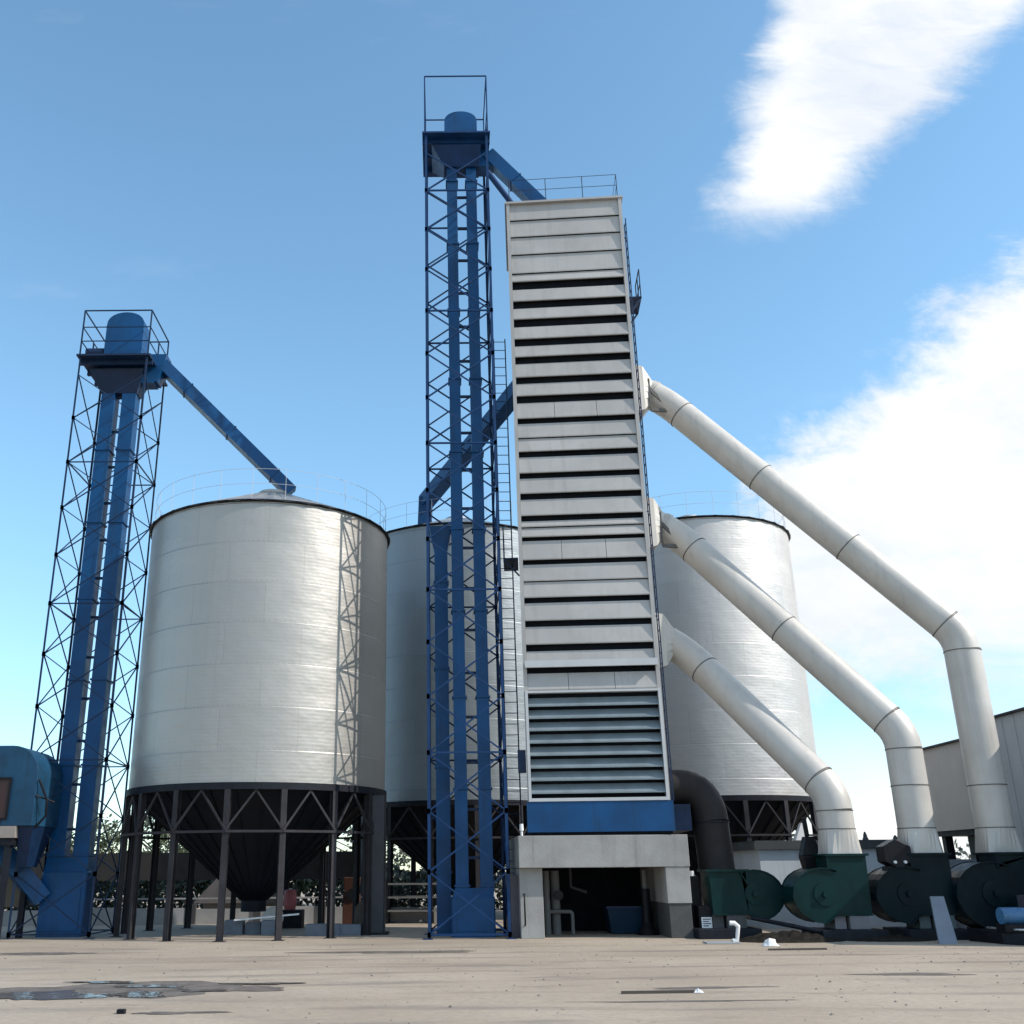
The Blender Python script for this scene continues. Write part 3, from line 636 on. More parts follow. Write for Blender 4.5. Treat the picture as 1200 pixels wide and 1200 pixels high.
# ------------------------------------------------------------ exhaust ducts
def arc(p, c_, q, k=8):
    p, c_, q = Vector(p), Vector(c_), Vector(q)
    return [p * (1 - t) ** 2 + c_ * 2 * t * (1 - t) + q * t * t for t in [i / k for i in range(k + 1)]]
def duct(label, start, e1, e2, zbot, r, m=DUCT, hood=True):
    """start on dryer wall, elbow corner e1, lower elbow corner e2, then riser straight down to zbot"""
    T = thing("exhaust_duct", label, "duct", (e2[0], e2[1], zbot), 0, "round ducts from the dryer to the fans")
    start, e1, e2 = Vector(start), Vector(e1), Vector(e2); bot = Vector((e2.x, e2.y, zbot))
    d01 = (e1 - start).normalized(); d12 = (e2 - e1).normalized(); l1 = min(.75, (e1 - start).length * .8)
    a0 = e1 - d01 * l1; a1 = e1 + d12 * .75; b0 = e2 - d12 * .42; b1 = e2 - Vector((0, 0, .42))
    c = MB(); c.tube([start] + arc(a0, e1, a1, 5), r, 28); c.build("upper_elbow", m, T)
    c = MB(); c.tube([a1, b0], r - .004, 28); c.build("pipe", m, T)
    c = MB(); c.tube(arc(b0, e2, b1, 4), r, 28); c.build("lower_elbow", m, T)
    c = MB(); c.tube([b1, bot + Vector((0, 0, .62))], r - .004, 28); c.build("riser", m, T)
    # round to square transition
    c = MB(); zt_ = zbot + .62; k = 28; vs = []; s_ = r * 1.0
    for i in range(k):
        a = 2 * pi * i / k; vs.append((bot.x + r * cos(a), bot.y + r * sin(a), zt_))
    for i in range(k):
        a = 2 * pi * i / k; q_ = max(abs(cos(a)), abs(sin(a))); vs.append((bot.x + s_ * cos(a) / q_ * .96, bot.y + s_ * sin(a) / q_ * .96, zbot + .05))
    c.add(vs, [(k + i, k + (i + 1) % k, (i + 1) % k, i) for i in range(k)], False)
    c.build("transition", m, T)
    L = (b0 - a1).length; marks = [a1 + d12 * .02, b0 - d12 * .02]
    nj = max(1, int(L / 2.9))
    for i in range(1, nj): marks.append(a1 + d12 * (L * i / nj))
    for p in marks:
        c = MB(); c.tube([p - d12 * .012, p + d12 * .012], r + .010, 28); c.build("flange", SEAM, T)
    for z in (b1.z, zt_ + .0, (zt_ + 1.0) if b1.z - zt_ > 1.5 else None):
        if z is None: continue
        c = MB(); c.tube([(bot.x, bot.y, z - .010), (bot.x, bot.y, z + .010)], r + .010, 28); c.build("flange", SEAM, T)
    c = MB(); hx = start.x - .18
    vs = []
    for xx, dz0, dz1, dy in ((5.84, -.95, .72, .62), (hx, -.80, .66, .56)):
        vs += [(xx, start.y - dy, start.z + dz0), (xx, start.y + dy, start.z + dz0), (xx, start.y + dy, start.z + dz1), (xx, start.y - dy, start.z + dz1)]
    for k_ in range(4):
        pass
    k_ = 24
    for i_ in range(k_):
        a_ = 2 * pi * i_ / k_ + pi / 4; vs.append((start.x + .14, start.y + r * cos(a_) * 1.0, start.z + r * sin(a_) - .02))
    c.add(vs[:8], [(0, 1, 2, 3), (0, 4, 5, 1), (1, 5, 6, 2), (2, 6, 7, 3), (3, 7, 4, 0)])
    sq = []
    for i_ in range(k_):
        a_ = 2 * pi * i_ / k_ + pi / 4; q_ = max(abs(cos(a_)), abs(sin(a_))); yy = cos(a_) / q_ * .56; zz = sin(a_) / q_
        sq.append((hx, start.y + yy, start.z + (-.80 if zz < 0 else .66) * abs(zz)))
    c.add(sq + vs[8:], [(i_, (i_ + 1) % k_, k_ + (i_ + 1) % k_, k_ + i_) for i_ in range(k_)])
    c.build("inlet_hood", m, T)
    if hood:
        c = MB(); x = start.x
        for i in range(3): c.tube([start + d01 * (.12 + i * .07), start + d01 * (.15 + i * .07)], r + .03, 28)
        c.build("collar", m, T)
        c = MB(); q_ = e1 - Vector((0, 0, r)); c.bar(start + Vector((.0, -r - .04, -r * .2)), e1 + Vector((.1, -r * .8, -.5)), .06, .10); c.bar(start + Vector((0, -r - .04, -r - .35)), e1 + Vector((.15, -r * .75, -.52)), .06, .10)
        c.bar(start + Vector((0, -r - .04, -r - .35)), start + Vector((0, -r - .04, r * .6)), .05, .05)
        c.build("stay_bracket", SEAM, T)
    return T
duct("lowest cream duct, curving out of the dryer to the green fan", (6.48, 28.3, 7.70), (6.98, 28.2, 7.35), (9.62, 25.7, 3.30), 1.83, .43, hood=False)
duct("middle cream duct sloping across the pale rear silo", (6.48, 28.3, 11.20), (6.98, 28.2, 10.90), (11.52, 25.6, 4.75), 1.83, .43)
duct("topmost cream duct, longest, sloping against the white cloud", (6.48, 28.3, 15.55), (6.98, 28.2, 15.25), (13.48, 25.7, 7.22), 1.83, .44)
T = thing("elbow_duct", "short dark brown elbow duct beside the dryer's blue base", "duct", (6.95, 27.4, 1.55), 0, "round ducts from the dryer to the fans")
c = MB(); c.tube([(5.9, 27.6, 3.6)] + arc((6.3, 27.6, 3.6), (6.98, 27.5, 3.6), (7.0, 27.4, 2.7), 8), .46, 28); c.build("elbow", BROWN_SHADE, T)
c = MB(); c.tube([(7.0, 27.4, 2.7), (7.02, 27.3, 1.5)], .456, 28); c.build("riser", BROWN_SHADE, T)
c = MB(); c.tube([(7.0, 27.4, 2.68), (7.0, 27.4, 2.72)], .475, 28); c.build("flange", DARK, T)

# ------------------------------------------------------------ centrifugal fans
def fan(label, ox, oy, s_, m, ped, mirror=1, zt=1.83, zoff=0.0):
    T = thing("centrifugal_fan", label, "fan", (ox - .5 * mirror, oy, 0), 0, "centrifugal fans at the foot of the ducts")
    hw = .46
    pr = [(hw, zt), (-hw, zt), (-hw, zt - .30)]
    cx_, cz_ = -.62, .98
    for k in range(15):
        a = radians(62 + k * (205 - 0) / 14); rad = .68 + .08 * (k / 14)
        pr.append((cx_ + rad * s_ * cos(a) * (1.02), cz_ + zoff + rad * s_ * sin(a) * .84))
    pr += [(-.42, .52 + zoff), (hw - .02, .52 + zoff)]
    prof = [(ox + mirror * x, z) for x, z in pr]
    if mirror < 0: prof = prof[::-1]
    prof = prof[::-1]
    c = MB(); c.prism(prof, oy - .42, oy + .46); vol = c.build("volute", m, T, bevel=.012)
    for yy in (oy - .44, oy + .46):       # stiffening rims around the scroll
        c = MB()
        for i in range(len(pr) - 1):
            a, b = pr[i], pr[i + 1]
            c.bar((ox + mirror * a[0], yy, a[1]), (ox + mirror * b[0], yy, b[1]), .05, .03)
        c.build("rim", m, vol)
    c = MB(); c.box(ox - hw - .06, ox + hw + .06, oy - .48, oy + .52, zt, zt + .05); c.build("outlet_flange", m, T)
    c = MB(); ccx = ox + mirror * cx_; c.tube([(ccx, oy - .42, cz_), (ccx, oy - .45, cz_)], .26 * s_, 24); c.tube([(ccx, oy - .45, cz_), (ccx, oy - .52, cz_)], .07, 16); c.build("bearing_plate", m, T)
    x0, x1 = ox - hw + .02, ox + hw - .12
    c = MB(); c.box(x0, x0 + .26, oy - .35, oy + .4, .22, .519 + zoff); c.box(x0 + .32, x1, oy - .45, oy + .42, .22, .515 + zoff); c.build("pedestal", ped, T)
    c = MB(); c.box(x0 - .5, x1 + .22, oy - .9, oy + .6, 0, .219); c.build("base", DARK, T, bevel=.01)
    return T
fan("dark green fan under the lowest cream duct", 9.60, 25.7, 1.0, GREEN, mat("ped_grey", (.16, .155, .17), .7))
fan("dark teal fan under the middle cream duct, black gearbox on top", 11.53, 25.6, 1.02, TEAL, mat("ped_green", (.07, .095, .10), .7))
F4 = fan("biggest and darkest teal fan, under the topmost duct at right edge", 13.46, 25.4, 1.22, TEAL, mat("ped_grey", (.16, .155, .17), .7), zoff=-.02)
fan("green fan nearest the concrete portal, under the brown elbow duct", 6.98, 26.6, .95, GREEN, CONCD, -1, zt=1.5)

T = thing("gearbox", "black gearbox with two white bolts on top of the teal fan", "gearbox", (10.75, 25.3, 1.55))
c = MB(); c.prism([(10.78 + .38 * cos(a), 1.86 + .34 * sin(a)) for a in [radians(90 - 60 * k) for k in range(6)]][::-1], 25.15, 25.6); c.hull((10.5, 11.1, 25.2, 25.6, 1.4), (10.55, 11.0, 25.2, 25.6, 1.6)); c.build("housing", BLACK, T, bevel=.02)
c = MB()
for x in (10.68, 10.92): c.tube([(x, 25.15, 1.68), (x, 25.10, 1.68)], .035, 10)
c.build("bolts", RAG, T)
T = thing("damper_actuator", "black upright damper drive left of the lowest duct's riser", "actuator", (9.02, 26.2, 1.5))
c = MB(); c.hull((8.95, 9.2, 26.1, 26.4, 1.25), (8.85, 9.3, 26.05, 26.45, 1.85)); c.hull((8.85, 9.3, 26.05, 26.45, 1.85), (8.98, 9.2, 26.1, 26.4, 2.3)); c.bar((9.05, 26.2, 2.3), (9.02, 26.2, 2.75), .1); c.build("housing", BLACK, T, bevel=.02)
c = MB(); c.tube([(9.22, 26.0, 1.9), (9.3, 25.98, 1.6), (9.22, 25.98, 1.5)], .035, 8); c.build("cable", RAG, T)

# motor with pipes beside the right-hand fan
T = thing("electric_motor", "blue electric motor with bright fins below the darkest fan", "motor", (12.35, 23.6, .25))
c = MB(); c.tube([(11.98, 23.3, .56), (12.5, 23.3, .56)], .17, 20); c.build("body", MOTOR, T)
c = MB()
for i in range(9): c.tube([(12.0 + i * .05, 23.3, .56), (12.012 + i * .05, 23.3, .56)], .18, 20)
c.build("fins", MOTOR, T)
c = MB(); c.box(11.95, 12.55, 23.1, 23.5, .25, .40); c.build("mount", BLACK, T)
T = thing("machine_skid", "low black oily skid in front of the darkest fan at right edge", "skid", (13.3, 22.6, 0))
c = MB(); poly = [(11.75, 24.4), (11.95, 23.3), (12.4, 22.5), (13.1, 21.6), (14.6, 20.6), (16.2, 20.6), (16.2, 24.4)]
k = len(poly); c.add([(x, y, 0.0) for x, y in poly] + [(x + .02, y + .05, .249) for x, y in poly], [tuple(range(k - 1, -1, -1)), tuple(range(k, 2 * k))] + [(i, (i + 1) % k, k + (i + 1) % k, k + i) for i in range(k)])
c.build("deck", BLACK, T, bevel=.02)
for j, (r_, zz) in enumerate(((0.0, .30), (.16, .29), (.32, .28))):
    c = MB(); c.tube([(11.95 + r_, 23.9, zz), (12.05 + r_, 23.25, zz), (12.35 + r_, 22.75, zz), (12.62 + r_, 22.45, zz)], .03, 8); c.build("pipe", CHROME, T)
c = MB(); c.box(13.0, 13.55, 24.0, 24.4, .25, .95); c.build("cabinet", mat("ped_mauve", (.06, .055, .07), .6), T)
c = MB(); c.box(13.8, 14.4, 23.6, 24.2, .25, .9); c.build("cabinet", mat("ped_mauve2", (.09, .085, .10), .6), T)

# leaning pale board
c = MB(); c.hull((10.72, 11.12, 23.6, 23.64, 0.0), (10.82, 11.12, 23.9, 23.94, .95))
tag(c.build("board", mat("pale_blue_board", (.17, .20, .25), .6)), "pale blue-grey board leaning between the two right-hand fans", "board")

# ------------------------------------------------------------ right-hand buildings
B = thing("outbuilding", "low white outbuilding with dark flat coping behind the fans", "building", (11.2, 31.4, 0))
c = MB(); c.box(8.95, 13.6, 30.0, 32.9, 0, 2.06); c.build("wall", WHITE, B)
c = MB(); c.box(8.80, 13.75, 29.88, 33.0, 2.062, 2.26); c.box(8.85, 13.7, 29.95, 32.9, 2.261, 2.30); c.build("roof", mat("coping_dark", (.05, .055, .06), .7), B)
c = MB()
for x, h in ((12.05, .22), (12.9, .12), (13.25, .24)): c.cyl((x, 30.1), .09, 2.30, 2.30 + h * .5, 10, .05); c.cyl((x, 30.1), .06, 2.30 + h * .5, 2.30 + h, 10, .02)
c.build("finials", mat("coping_dark", (.05, .055, .06), .7), B)
c = MB(); c.hull((10.05, 10.45, 30.05, 30.35, 2.302), (10.28, 10.42, 30.12, 30.28, 2.78))
tag(c.build("bag", RAG), "crumpled white bag standing on the outbuilding's dark coping", "bag")
Bg = thing("raised_building", "beige clad building behind the ducts with an open dark underside", "building", (17, 32, 0))
c = MB(); c.box(15.85, 24, 29.6, 34.0, 2.62, 5.17); c.build("wall", BEIGE, Bg)
c = MB(); c.box(15.75, 24.1, 29.5, 34.1, 5.172, 5.23); c.build("roof", LEG, Bg)
c = MB(); c.box(15.9, 24, 29.7, 33.9, 2.46, 2.618); c.build("floor_beam", DARK, Bg)
for x in (16.1, 20, 23.7):
    for y in (29.9, 33.7):
        c = MB(); c.box(x - .12, x + .12, y - .12, y + .12, 0, 2.458); c.build("column", DARK, Bg)
c = MB(); c.box(16.6, 23.6, 30.5, 33.4, 0, 2.455); c.build("lower_wall", mat("ped_green", (.07, .095, .10), .7), Bg)
Gg = thing("grey_building", "grey clad building at the right edge behind the topmost duct", "building", (16, 27, 0))
c = MB(); c.box(15.25, 24, 21.5, 29.3, 0, 5.4); c.build("wall", mat("grey_sheet", (.42, .44, .46), .55, .1, .06, .6, streak=.2), Gg)  # near end extended out of view to cast shade on the fans
c = MB(); c.box(15.15, 24.1, 21.4, 29.4, 5.402, 5.46); c.build("roof", LEG, Gg)
c = MB()
for i in range(8): y = 24.7 + i * .6; c.box(15.235, 15.249, y, y + .02, 0.02, 5.38)
c.build("ribs", mat("grey_sheet", (.42, .44, .46)), Gg)
c = MB(); c.box(13.95, 14.65, 29.2, 29.7, .0, 1.75)
tag(c.build("utility_box", mat("pale_box", (.18, .20, .24), .6)), "tall pale grey utility box between the middle and topmost risers", "box")

# ------------------------------------------------------------ left: pre-cleaner and conveyor
Pc = thing("grain_cleaner", "blue round-topped grain cleaner on a frame at the left edge", "machine", (-12.6, 28, 0))
def round_prof(x0, x1, z0, z1, r):
    p = [(x0, z0), (x1, z0)]
    for k in range(9): a = radians(k * 90 / 8); p.append((x1 - r + r * cos(a), z1 - r + r * sin(a)))
    for k in range(5): a = radians(90 + k * 90 / 4); p.append((x0 + .3 + .3 * cos(a), z1 - .3 + .3 * sin(a)))
    return p
c = MB(); c.prism(round_prof(-15.2, -10.55, 2.75, 4.78, .75), 27.0, 28.8); hood_ = c.build("hood", mat("dusty_navy_blue", (.008, .05, .105), .5, 0, .25, 1.2, spec=.3, streak=.5, dirt=(.02, .04, .06)), Pc, bevel=.02)
c = MB(); c.box(-12.9, -11.25, 26.955, 26.999, 2.95, 3.90); c.build("window", RED, hood_)
c = MB(); c.box(-12.95, -11.20, 26.93, 26.954, 3.9, 3.96); c.box(-12.95, -11.2, 26.93, 26.954, 2.89, 2.95); c.box(-11.25, -11.19, 26.93, 26.954, 2.95, 3.9); c.build("window_frame", BLACK, hood_)
c = MB(); c.box(-15.2, -10.95, 26.97, 28.7, 2.46, 2.748); c.build("sill_band", mat("tan_band", (.23, .20, .18), .7), Pc)
c = MB(); c.hull((-11.0, -10.75, 27.5, 28.2, 1.75), (-10.95, -10.56, 27.1, 28.6, 2.74)); c.build("outlet_hopper", NAVY, Pc)
c = MB(); c.bar((-11.9, 28.0, 2.44), (-10.75, 28.75, .95), .5, .45); c.build("feed_chute", BLUE, Pc)
c = MB(); c.box(-15.2, -11.0, 27.05, 28.65, 2.28, 2.458); c.build("frame_beam", DARK, Pc)
for x in (-15.0, -13.3, -11.15):
    for y in (27.15, 28.55):
        c = MB(); c.box(x - .07, x + .07, y - .07, y + .07, 0, 2.278); c.build("leg", DARK, Pc)
c = MB(); c.tube([(-10.5, 27.0, 3.9), (-10.28, 27.1, 3.4), (-10.3, 27.2, 3.0), (-10.55, 27.2, 2.7)], .03, 8); c.tube([(-10.55, 27.0, 3.5), (-10.15, 27.3, 3.35)], .02, 8); c.build("cable", BLACK, Pc)
c = MB(); c.box(-15.1, -11.35, 28.8, 29.9, 0.75, 1.55); c.build("lower_casing", mat("khaki_dark", (.09, .08, .06), .7), Pc)

Cv = thing("enclosed_conveyor", "long dark brown enclosed conveyor on posts behind the silo legs", "conveyor", (-12, 37.9, 0))
c = MB(); c.prism([(-30, 1.33), (-2.6, 1.33), (-2.6, 2.0), (-2.6, 2.24), (-30, 2.24)], 37.4, 38.5); c.build("casing", mat("brown_casing", (.022, .019, .017), .7, 0, .2, 1, streak=.3), Cv)
for i in range(12):
    x = -29 + i * 2.35; c = MB(); c.box(x - .06, x + .06, 37.8, 37.95, 0, 1.328); c.build("post", LEG, Cv)
Ww = thing("boundary_wall", "low white panelled wall behind the nearest silo's legs", "wall", (-9, 35, 0))
for i in range(9):
    x = -18.5 + i * 2.1
    c = MB(); c.box(x, x + 1.86, 34.95, 35.07, 0, .52 - (i % 3) * .03); c.build("panel", mat("wall_white", (.32, .32, .32), .8), Ww)
    c = MB(); c.box(x + 1.87, x + 2.09, 34.9, 35.1, 0, .62); c.build("post", mat("post_dark", (.05, .05, .055), .7), Ww)
    c = MB(); c.bar((x + .02, 35.0, .78), (x + 2.08, 35.0, .78), .05); c.build("rail", mat("wall_white", (.5, .5, .5)), Ww)
    c = MB(); c.bar((x + 1.98, 35.0, .62), (x + 1.98, 35.0, .8), .04); c.build("rail_post", DARK, Ww)
H = thing("shed", "small grey gabled shed seen between the nearest silo's legs", "shed", (-6.9, 36.2, 0))
c = MB(); c.box(-8.1, -5.2, 36.4, 36.9, 0, .62); c.build("wall", GREYW, H)
c = MB(); c.prism([(-8.4, .6), (-4.9, .6), (-5.9, .95), (-7.4, 1.62)], 36.1, 37.0); c.build("roof", mat("shed_roof", (.13, .12, .12), .8), H)
# concrete blocks under the silo
blk = [(-5.9, 29.2, .50, .38, .36), (-5.35, 29.3, .42, .4, .30), (-4.85, 28.9, .45, .38, .36), (-3.6, 28.3, .9, .5, .28), (-2.75, 28.4, .6, .45, .26)]
labs = ["grey concrete block, leftmost in the row under the silo hopper", "lower grey block beside the leftmost block under the silo", "grey block with a pale top, just under the hopper outlet",
        "long low grey slab block beside the thick silo column", "small low grey block next to the long slab"]
BLK = mat("block_grey_blue", (.12, .14, .175), .8, 0, .12, 3, .2, 20)
for (x, y, w, d_, h), l in zip(blk, labs):
    c = MB(); c.bbox(x, x + w, y, y + d_, 0, h, .02); tag(c.build("concrete_block", BLK), l, "block", "blocks under the nearest silo")
c = MB(); c.bar((-5.6, 29.0, .37), (-3.9, 29.3, .50), .16, .04); tag(c.build("plank", RAG), "pale plank lying across the grey blocks under the silo", "plank")
T = thing("drum", "small pink plastic drum on a dark crate behind the silo hopper outlet", "drum", (-4.6, 32.4, .5))
c = MB(); c.tube([(-4.6, 32.4, .5 + z * .52) for z in (0.0, .05, .3, .5, .8, 1.05, 1.1)], .2, 20, radii=[.15, .17, .19, .20, .19, .17, .12]); c.build("body", PINK, T)
c = MB(); c.cyl((-4.6, 32.4), .05, 1.072, 1.11, 12); c.build("cap", RAG, T)
c = MB(); c.bbox(-4.95, -4.2, 32.1, 32.8, 0, .499, .02); tag(c.build("crate", DARK), "dark crate under the pink drum behind the hopper outlet", "crate")
T = thing("cable_reel", "white cable reel lying in front of the pink drum", "reel", (-5.0, 31.4, 0))
c = MB(); c.tube([(-4.95, 31.3, .32), (-4.95, 31.35, .32)], .3, 24); c.tube([(-4.95, 31.55, .32), (-4.95, 31.6, .32)], .3, 24); c.build("flanges", RAG, T)
c = MB(); c.tube([(-4.95, 31.35, .32), (-4.95, 31.55, .32)], .17, 20); c.build("cable", BLACK, T)
# thick dark column at silo's right
T = thing("steel_column", "thick dark square steel column at the nearest silo's right edge", "column", (-1.75, 29.3, 0))
c = MB(); c.bbox(-2.15, -1.55, 28.6, 29.2, .0, 3.55, .03); c.build("shaft", mat("column_dark", (.022, .024, .03), .55, streak=.3), T)
c = MB(); c.box(-2.25, -1.45, 28.5, 29.3, 0, .05); c.build("base_plate", DARK, T)
T = thing("orange_machine", "orange-brown machine with a beige sack beside it under the rear silo", "machine", (-2.9, 33.6, 0))
T['label'] = "orange-brown machine behind the thick steel column"
c = MB(); c.box(-3.1, -2.6, 33.3, 34.0, .0, .9); c.hull((-3.05, -2.65, 33.35, 33.95, .9), (-3.1, -2.6, 33.3, 34.0, 1.4)); c.build("body", ORANGE, T, bevel=.02)
c = MB(); c.tube([(-2.8, 33.25, .9), (-2.8, 33.3, .9)], .18, 14); c.build("hub", BLACK, T)
def sack(x, y, z, w, h, label):
    c = MB(); k = 14; zs = [0, .1, .35, .7, .9, 1.0]; rs = [.8, 1.0, 1.02, .95, .7, .3]
    vs = []
    for zz, r in zip(zs, rs):
        for i in range(k): a = 2 * pi * i / k; vs.append((x + w * r * cos(a) * (1 + .05 * sin(3 * a + x)), y + w * .7 * r * sin(a), z + zz * h))
    fs = [(l * k + i, l * k + (i + 1) % k, (l + 1) * k + (i + 1) % k, (l + 1) * k + i) for l in range(5) for i in range(k)] + [tuple(range(k - 1, -1, -1)), tuple(range(5 * k, 6 * k))]
    c.add(vs, fs, True); return tag(c.build("sack", mat("hessian", (.13, .10, .075), .9, 0, .15, 4, .4, 40)), label, "sack", "sacks standing under the rear silo")
sack(-2.3, 32.2, 0, .33, .75, "beige sack standing between the thick column and the orange machine")
T = thing("rack", "low steel rack with pale shelf edges under the rear silo", "rack", (-.9, 34.4, 0))
for z in (.35, .75, 1.15):
    c = MB(); c.box(-1.8, .1, 34.2, 34.8, z, z + .05); c.build("shelf", GREYW, T)
for x in (-1.78, .05):
    for y in (34.22, 34.75):
        c = MB(); c.box(x - .03, x + .03, y - .03, y + .03, 0, 1.3); c.build("post", DARK, T)

# black cabinet with a white notice beside the portal
T = thing("control_cabinet", "black control cabinet with a white notice, right of the portal", "cabinet", (6.45, 25.9, 0))
c = MB(); c.bbox(6.22, 6.62, 26.3, 26.7, .0, .72, .015); c.bbox(6.10, 6.42, 26.75, 27.1, 0, 1.4, .02); c.build("body", BLACK, T)
c = MB(); c.box(6.27, 6.52, 26.285, 26.299, .20, .46); pl = c.build("notice", RAG, T)
c = MB()
for i in range(4): c.box(6.30, 6.49 - (i % 2) * .05, 26.281, 26.284, .405 - i * .05, .425 - i * .05)
c.build("notice_lines", BLACK, pl)
c = MB(); c.tube([(6.2, 26.6, 1.4), (6.2, 26.6, 1.52)], .06, 10); c.build("knob", RAG, T)
# spoil heap and scraps
def heap(cx, cy, rx, ry, h, seed, m, label, cat, name):
    rnd = random.Random(seed); c = MB(); nx, ny = 26, 14; vs = []
    for j in range(ny + 1):
        for i in range(nx + 1):
            u, v = i / nx * 2 - 1, j / ny * 2 - 1; d = max(0, 1 - math.sqrt(u * u + v * v) ** 1.6)
            vs.append((cx + u * rx, cy + v * ry, max(0, h * d * (.75 + .5 * rnd.random())) - .004))
    c.add(vs, [(j * (nx + 1) + i, j * (nx + 1) + i + 1, (j + 1) * (nx + 1) + i + 1, (j + 1) * (nx + 1) + i) for j in range(ny) for i in range(nx)], False)
    return tag(c.build(name, m), label, cat)
heap(7.9, 25.0, 1.3, .75, .20, 5, SOIL, "low brown soil heap in front of the green fan", "soil heap", "soil_heap")
heap(10.2, 25.0, 1.1, .7, .12, 6, SOIL, "low brown soil heap beside the teal fan's base", "soil heap", "soil_heap")
def rag(x, y, s_, seed, label):
    rnd = random.Random(seed); c = MB(); k = 10; vs = [(x, y, s_ * .8)]
    for l in (.5, 1.0):
        for i in range(k): a = 2 * pi * i / k; r = s_ * l * rnd.uniform(.7, 1.3); vs.append((x + r * cos(a), y + r * .6 * sin(a), s_ * (.6 if l < 1 else 0.0) * rnd.uniform(.6, 1.1) + .006))
    fs = [(0, 1 + i, 1 + (i + 1) % k) for i in range(k)] + [(1 + i, 1 + k + i, 1 + k + (i + 1) % k, 1 + (i + 1) % k) for i in range(k)]
    c.add(vs, fs); return tag(c.build("scrap_cloth", RAG), label, "scrap", "white scraps on the yard")
rag(7.0, 23.4, .20, 2, "crumpled white scrap below the soil heap")
rag(3.45, 15.0, .07, 4, "tiny white scrap on the dark crack in the yard")
c = MB(); c.tube([(6.45, 24.3, .05), (6.55, 24.3, .07), (6.6, 24.3, .35), (6.52, 24.3, .42), (6.42, 24.3, .42)], .05, 10)
tag(c.build("bent_pipe", RAG), "short bent white pipe end sticking up before the green fan", "pipe")
c = MB(); c.box(5.85, 6.6, 24.2, 24.6, .004, .03); tag(c.build("sheet_offcut", mat("pale_off", (.35, .37, .38), .6)), "flat pale sheet offcut lying beside the bent white pipe", "sheet")
for i, (x, y, l_, l) in enumerate(((7.2, 22.2, 1.2, "thin dark timber lying on the yard below the white scrap"), (2.9, 14.95, 1.0, "thin dark batten lying in the open yard"), (9.0, 14.4, .7, "short dark batten at the yard's right edge"))):
    c = MB(); c.bar((x - l_ / 2, y, .018), (x + l_ / 2, y + .06, .018), .05, .035); tag(c.build("batten", mat("dark_timber", (.06, .05, .045), .8)), l, "timber", "dark battens on the yard")
c = MB(); c.tube([(7.4, 26.0, .45), (8.8, 24.9, .16)], .05, 8); tag(c.build("loose_pipe", DARK), "dark pipe sloping down across the soil heap", "pipe")
c = MB(); c.bbox(-3.93, -3.83, 13.35, 13.43, 0, .05, .01); tag(c.build("stone", BLACK), "single small black stone on the yard near the puddles", "stone")
rs = random.Random(17)
pb = MB()
for i in range(500):
    x, y = rs.uniform(-9, 11), rs.uniform(11.5, 26); r = rs.choice([.008, .012, .018, .028]) * rs.uniform(.7, 1.3)
    vs = [(x + r * cos(a + i), y + r * .8 * sin(a + i), 0) for a in (0, 1.6, 3.1, 4.7)] + [(x, y, r * .7)]
    pb.add(vs, [(0, 1, 4), (1, 2, 4), (2, 3, 4), (3, 0, 4)])
tag(pb.build("gravel", mat("gravel_grey", (.16, .14, .125), .9, 0, .4, 5)), "loose gravel and grit scattered over the yard", "gravel", kind="stuff")

# ------------------------------------------------------------ trees beyond the wall
def tree(x, y, h, w, seed, m, label):
    rnd = random.Random(seed); T = thing("tree", label, "tree", (x, y, 0), 0, "trees beyond the silos")
    t = MB(); t.tube([(x, y, 0), (x + .05, y, h * .3), (x - .04 * h * .2, y, h * .6), (x, y, h * .85)], .1, 8, radii=[.05 * h * .6, .035 * h * .6, .025 * h * .6, .01 * h])
    for i in range(7):
        a = rnd.uniform(0, 6.28); z0 = h * rnd.uniform(.3, .65); L = w * rnd.uniform(.5, .85)
        t.tube([(x, y, z0), (x + L * .5 * cos(a), y + L * .5 * sin(a), z0 + h * .12), (x + L * cos(a), y + L * sin(a), z0 + h * .22)], .03, 5, radii=[.02 * h * .5, .012 * h * .5, .006 * h])
    t.build("trunk", BARK, T)
    c = MB(); cl_ = []
    for i in range(26):
        a = rnd.uniform(0, 6.28); r = w * math.sqrt(rnd.random()) * .85; z = h * rnd.uniform(.32, .95); r *= (1.1 - abs(z / h - .6))
        cl_.append((x + r * cos(a), y + r * sin(a), z, w * rnd.uniform(.18, .34)))
    for cx_, cy_, cz_, cr in cl_:
        for k in range(70):
            d = Vector((rnd.gauss(0, 1), rnd.gauss(0, 1), rnd.gauss(0, .8))); d = d.normalized() * cr * rnd.random() ** .4
            p = Vector((cx_, cy_, cz_)) + d; s_ = rnd.uniform(.07, .15) * max(1, h / 6)
            u = Vector((rnd.gauss(0, 1), rnd.gauss(0, 1), rnd.gauss(0, 1))).normalized(); v = u.orthogonal().normalized()
            c.add([p - u * s_, p + v * s_ * .6, p + u * s_, p - v * s_ * .6], [(0, 1, 2, 3)])
    c.build("crown", m, T)
    return T
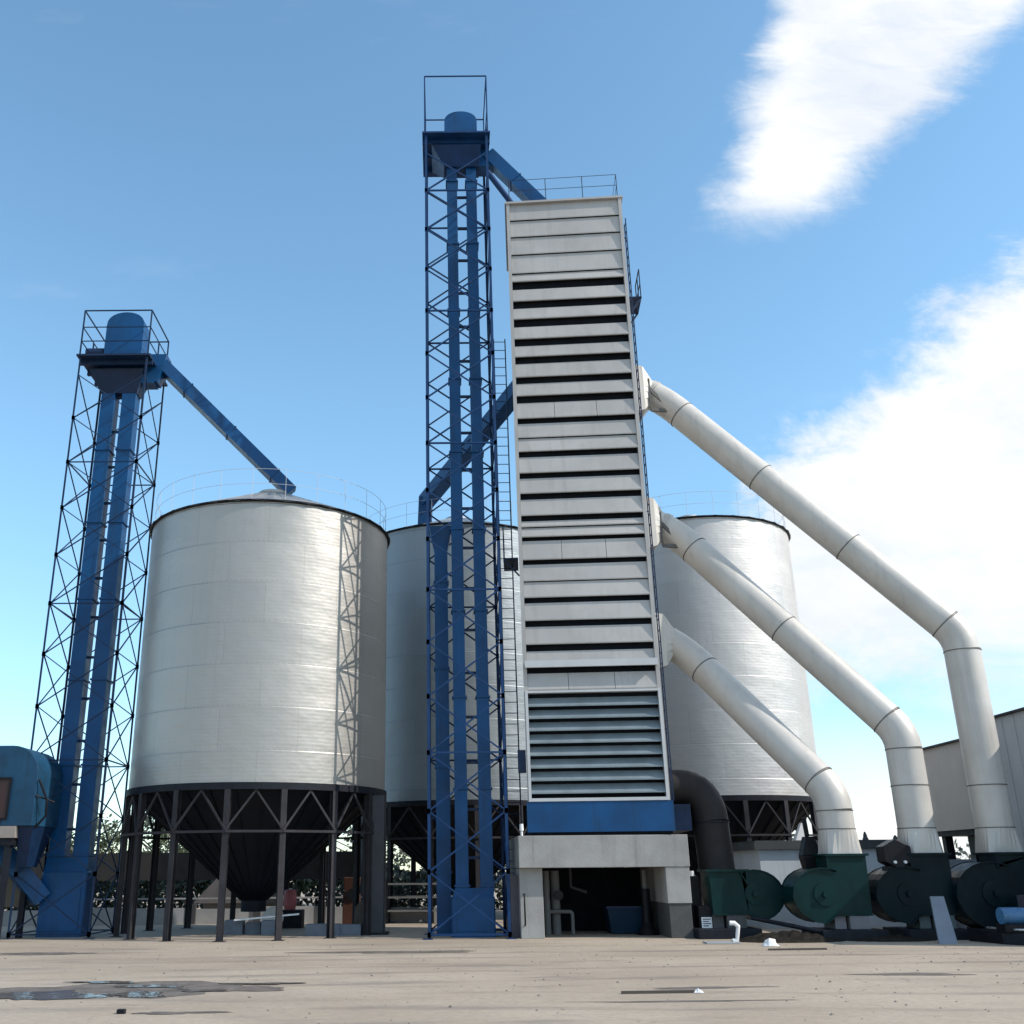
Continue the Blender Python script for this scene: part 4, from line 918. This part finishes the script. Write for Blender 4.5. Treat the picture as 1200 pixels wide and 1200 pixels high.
tr = [(-26, 60, 5.2, 2.6, "bushy tree at the far left edge beyond the cleaner"), (-22.2, 57, 4.4, 2.4, "tree seen under the cleaner at the left edge"), (-18.6, 55, 4.6, 2.3, "tree just right of the left lattice tower's foot"),
      (-15.8, 58, 4.9, 2.2, "tree over the brown conveyor left of the silo legs"), (-12.4, 52, 4.0, 2.1, "tree between the nearest silo's left legs"), (-9.8, 56, 3.9, 2.2, "tree behind the shed and silo hopper"),
      (-5.9, 43.5, 3.6, 1.2, "slim olive tree seen between silo and thick column"), (-3.4, 52, 4.2, 2.3, "dark tree behind the thick steel column"), (0.5, 58, 4.5, 2.6, "dark tree beyond the tall tower's foot"),
      (21.6, 72, 3.9, 2.5, "low tree beyond the outbuilding's coping"), (-30, 64, 5.4, 3, "tree beyond the far left edge of the yard")]
for i, (x, y, h, w, l) in enumerate(tr): tree(x, y, h, w, 40 + i, LEAF if i % 2 == 0 else LEAF2, l)
# distant hedge as one mass
rnd = random.Random(99); hd = MB()
for i in range(9000):
    x = rnd.uniform(-75, 75); y = rnd.uniform(88, 96); top_ = 2.6 + 1.0 * sin(x * .3) + .7 * sin(x * .93 + 1); z = rnd.random() ** .8 * top_
    s_ = rnd.uniform(.15, .38); u = Vector((rnd.gauss(0, 1), rnd.gauss(0, 1), rnd.gauss(0, 1))).normalized(); v = u.orthogonal().normalized(); p = Vector((x, y, z))
    hd.add([p - u * s_, p + v * s_ * .7, p + u * s_, p - v * s_ * .7], [(0, 1, 2, 3)])
tag(hd.build("hedge", LEAF2), "far line of scrub and trees on the horizon", "scrub", kind="stuff")

hd = MB(); rnd = random.Random(5)
for i in range(22000):
    x = rnd.uniform(-34, 9); y = rnd.uniform(44, 46.5); top_ = 1.95 + .3 * sin(x * .8) + .22 * sin(x * 2.3 + 1); z = rnd.random() ** .8 * top_
    s_ = rnd.uniform(.06, .16); u = Vector((rnd.gauss(0, 1), rnd.gauss(0, 1), rnd.gauss(0, 1))).normalized(); v = u.orthogonal().normalized(); p = Vector((x, y, z))
    hd.add([p - u * s_, p + v * s_ * .7, p + u * s_, p - v * s_ * .7], [(0, 1, 2, 3)])
tag(hd.build("hedge", LEAF2), "dark olive hedge behind the silo legs and the low white wall", "hedge", kind="stuff")
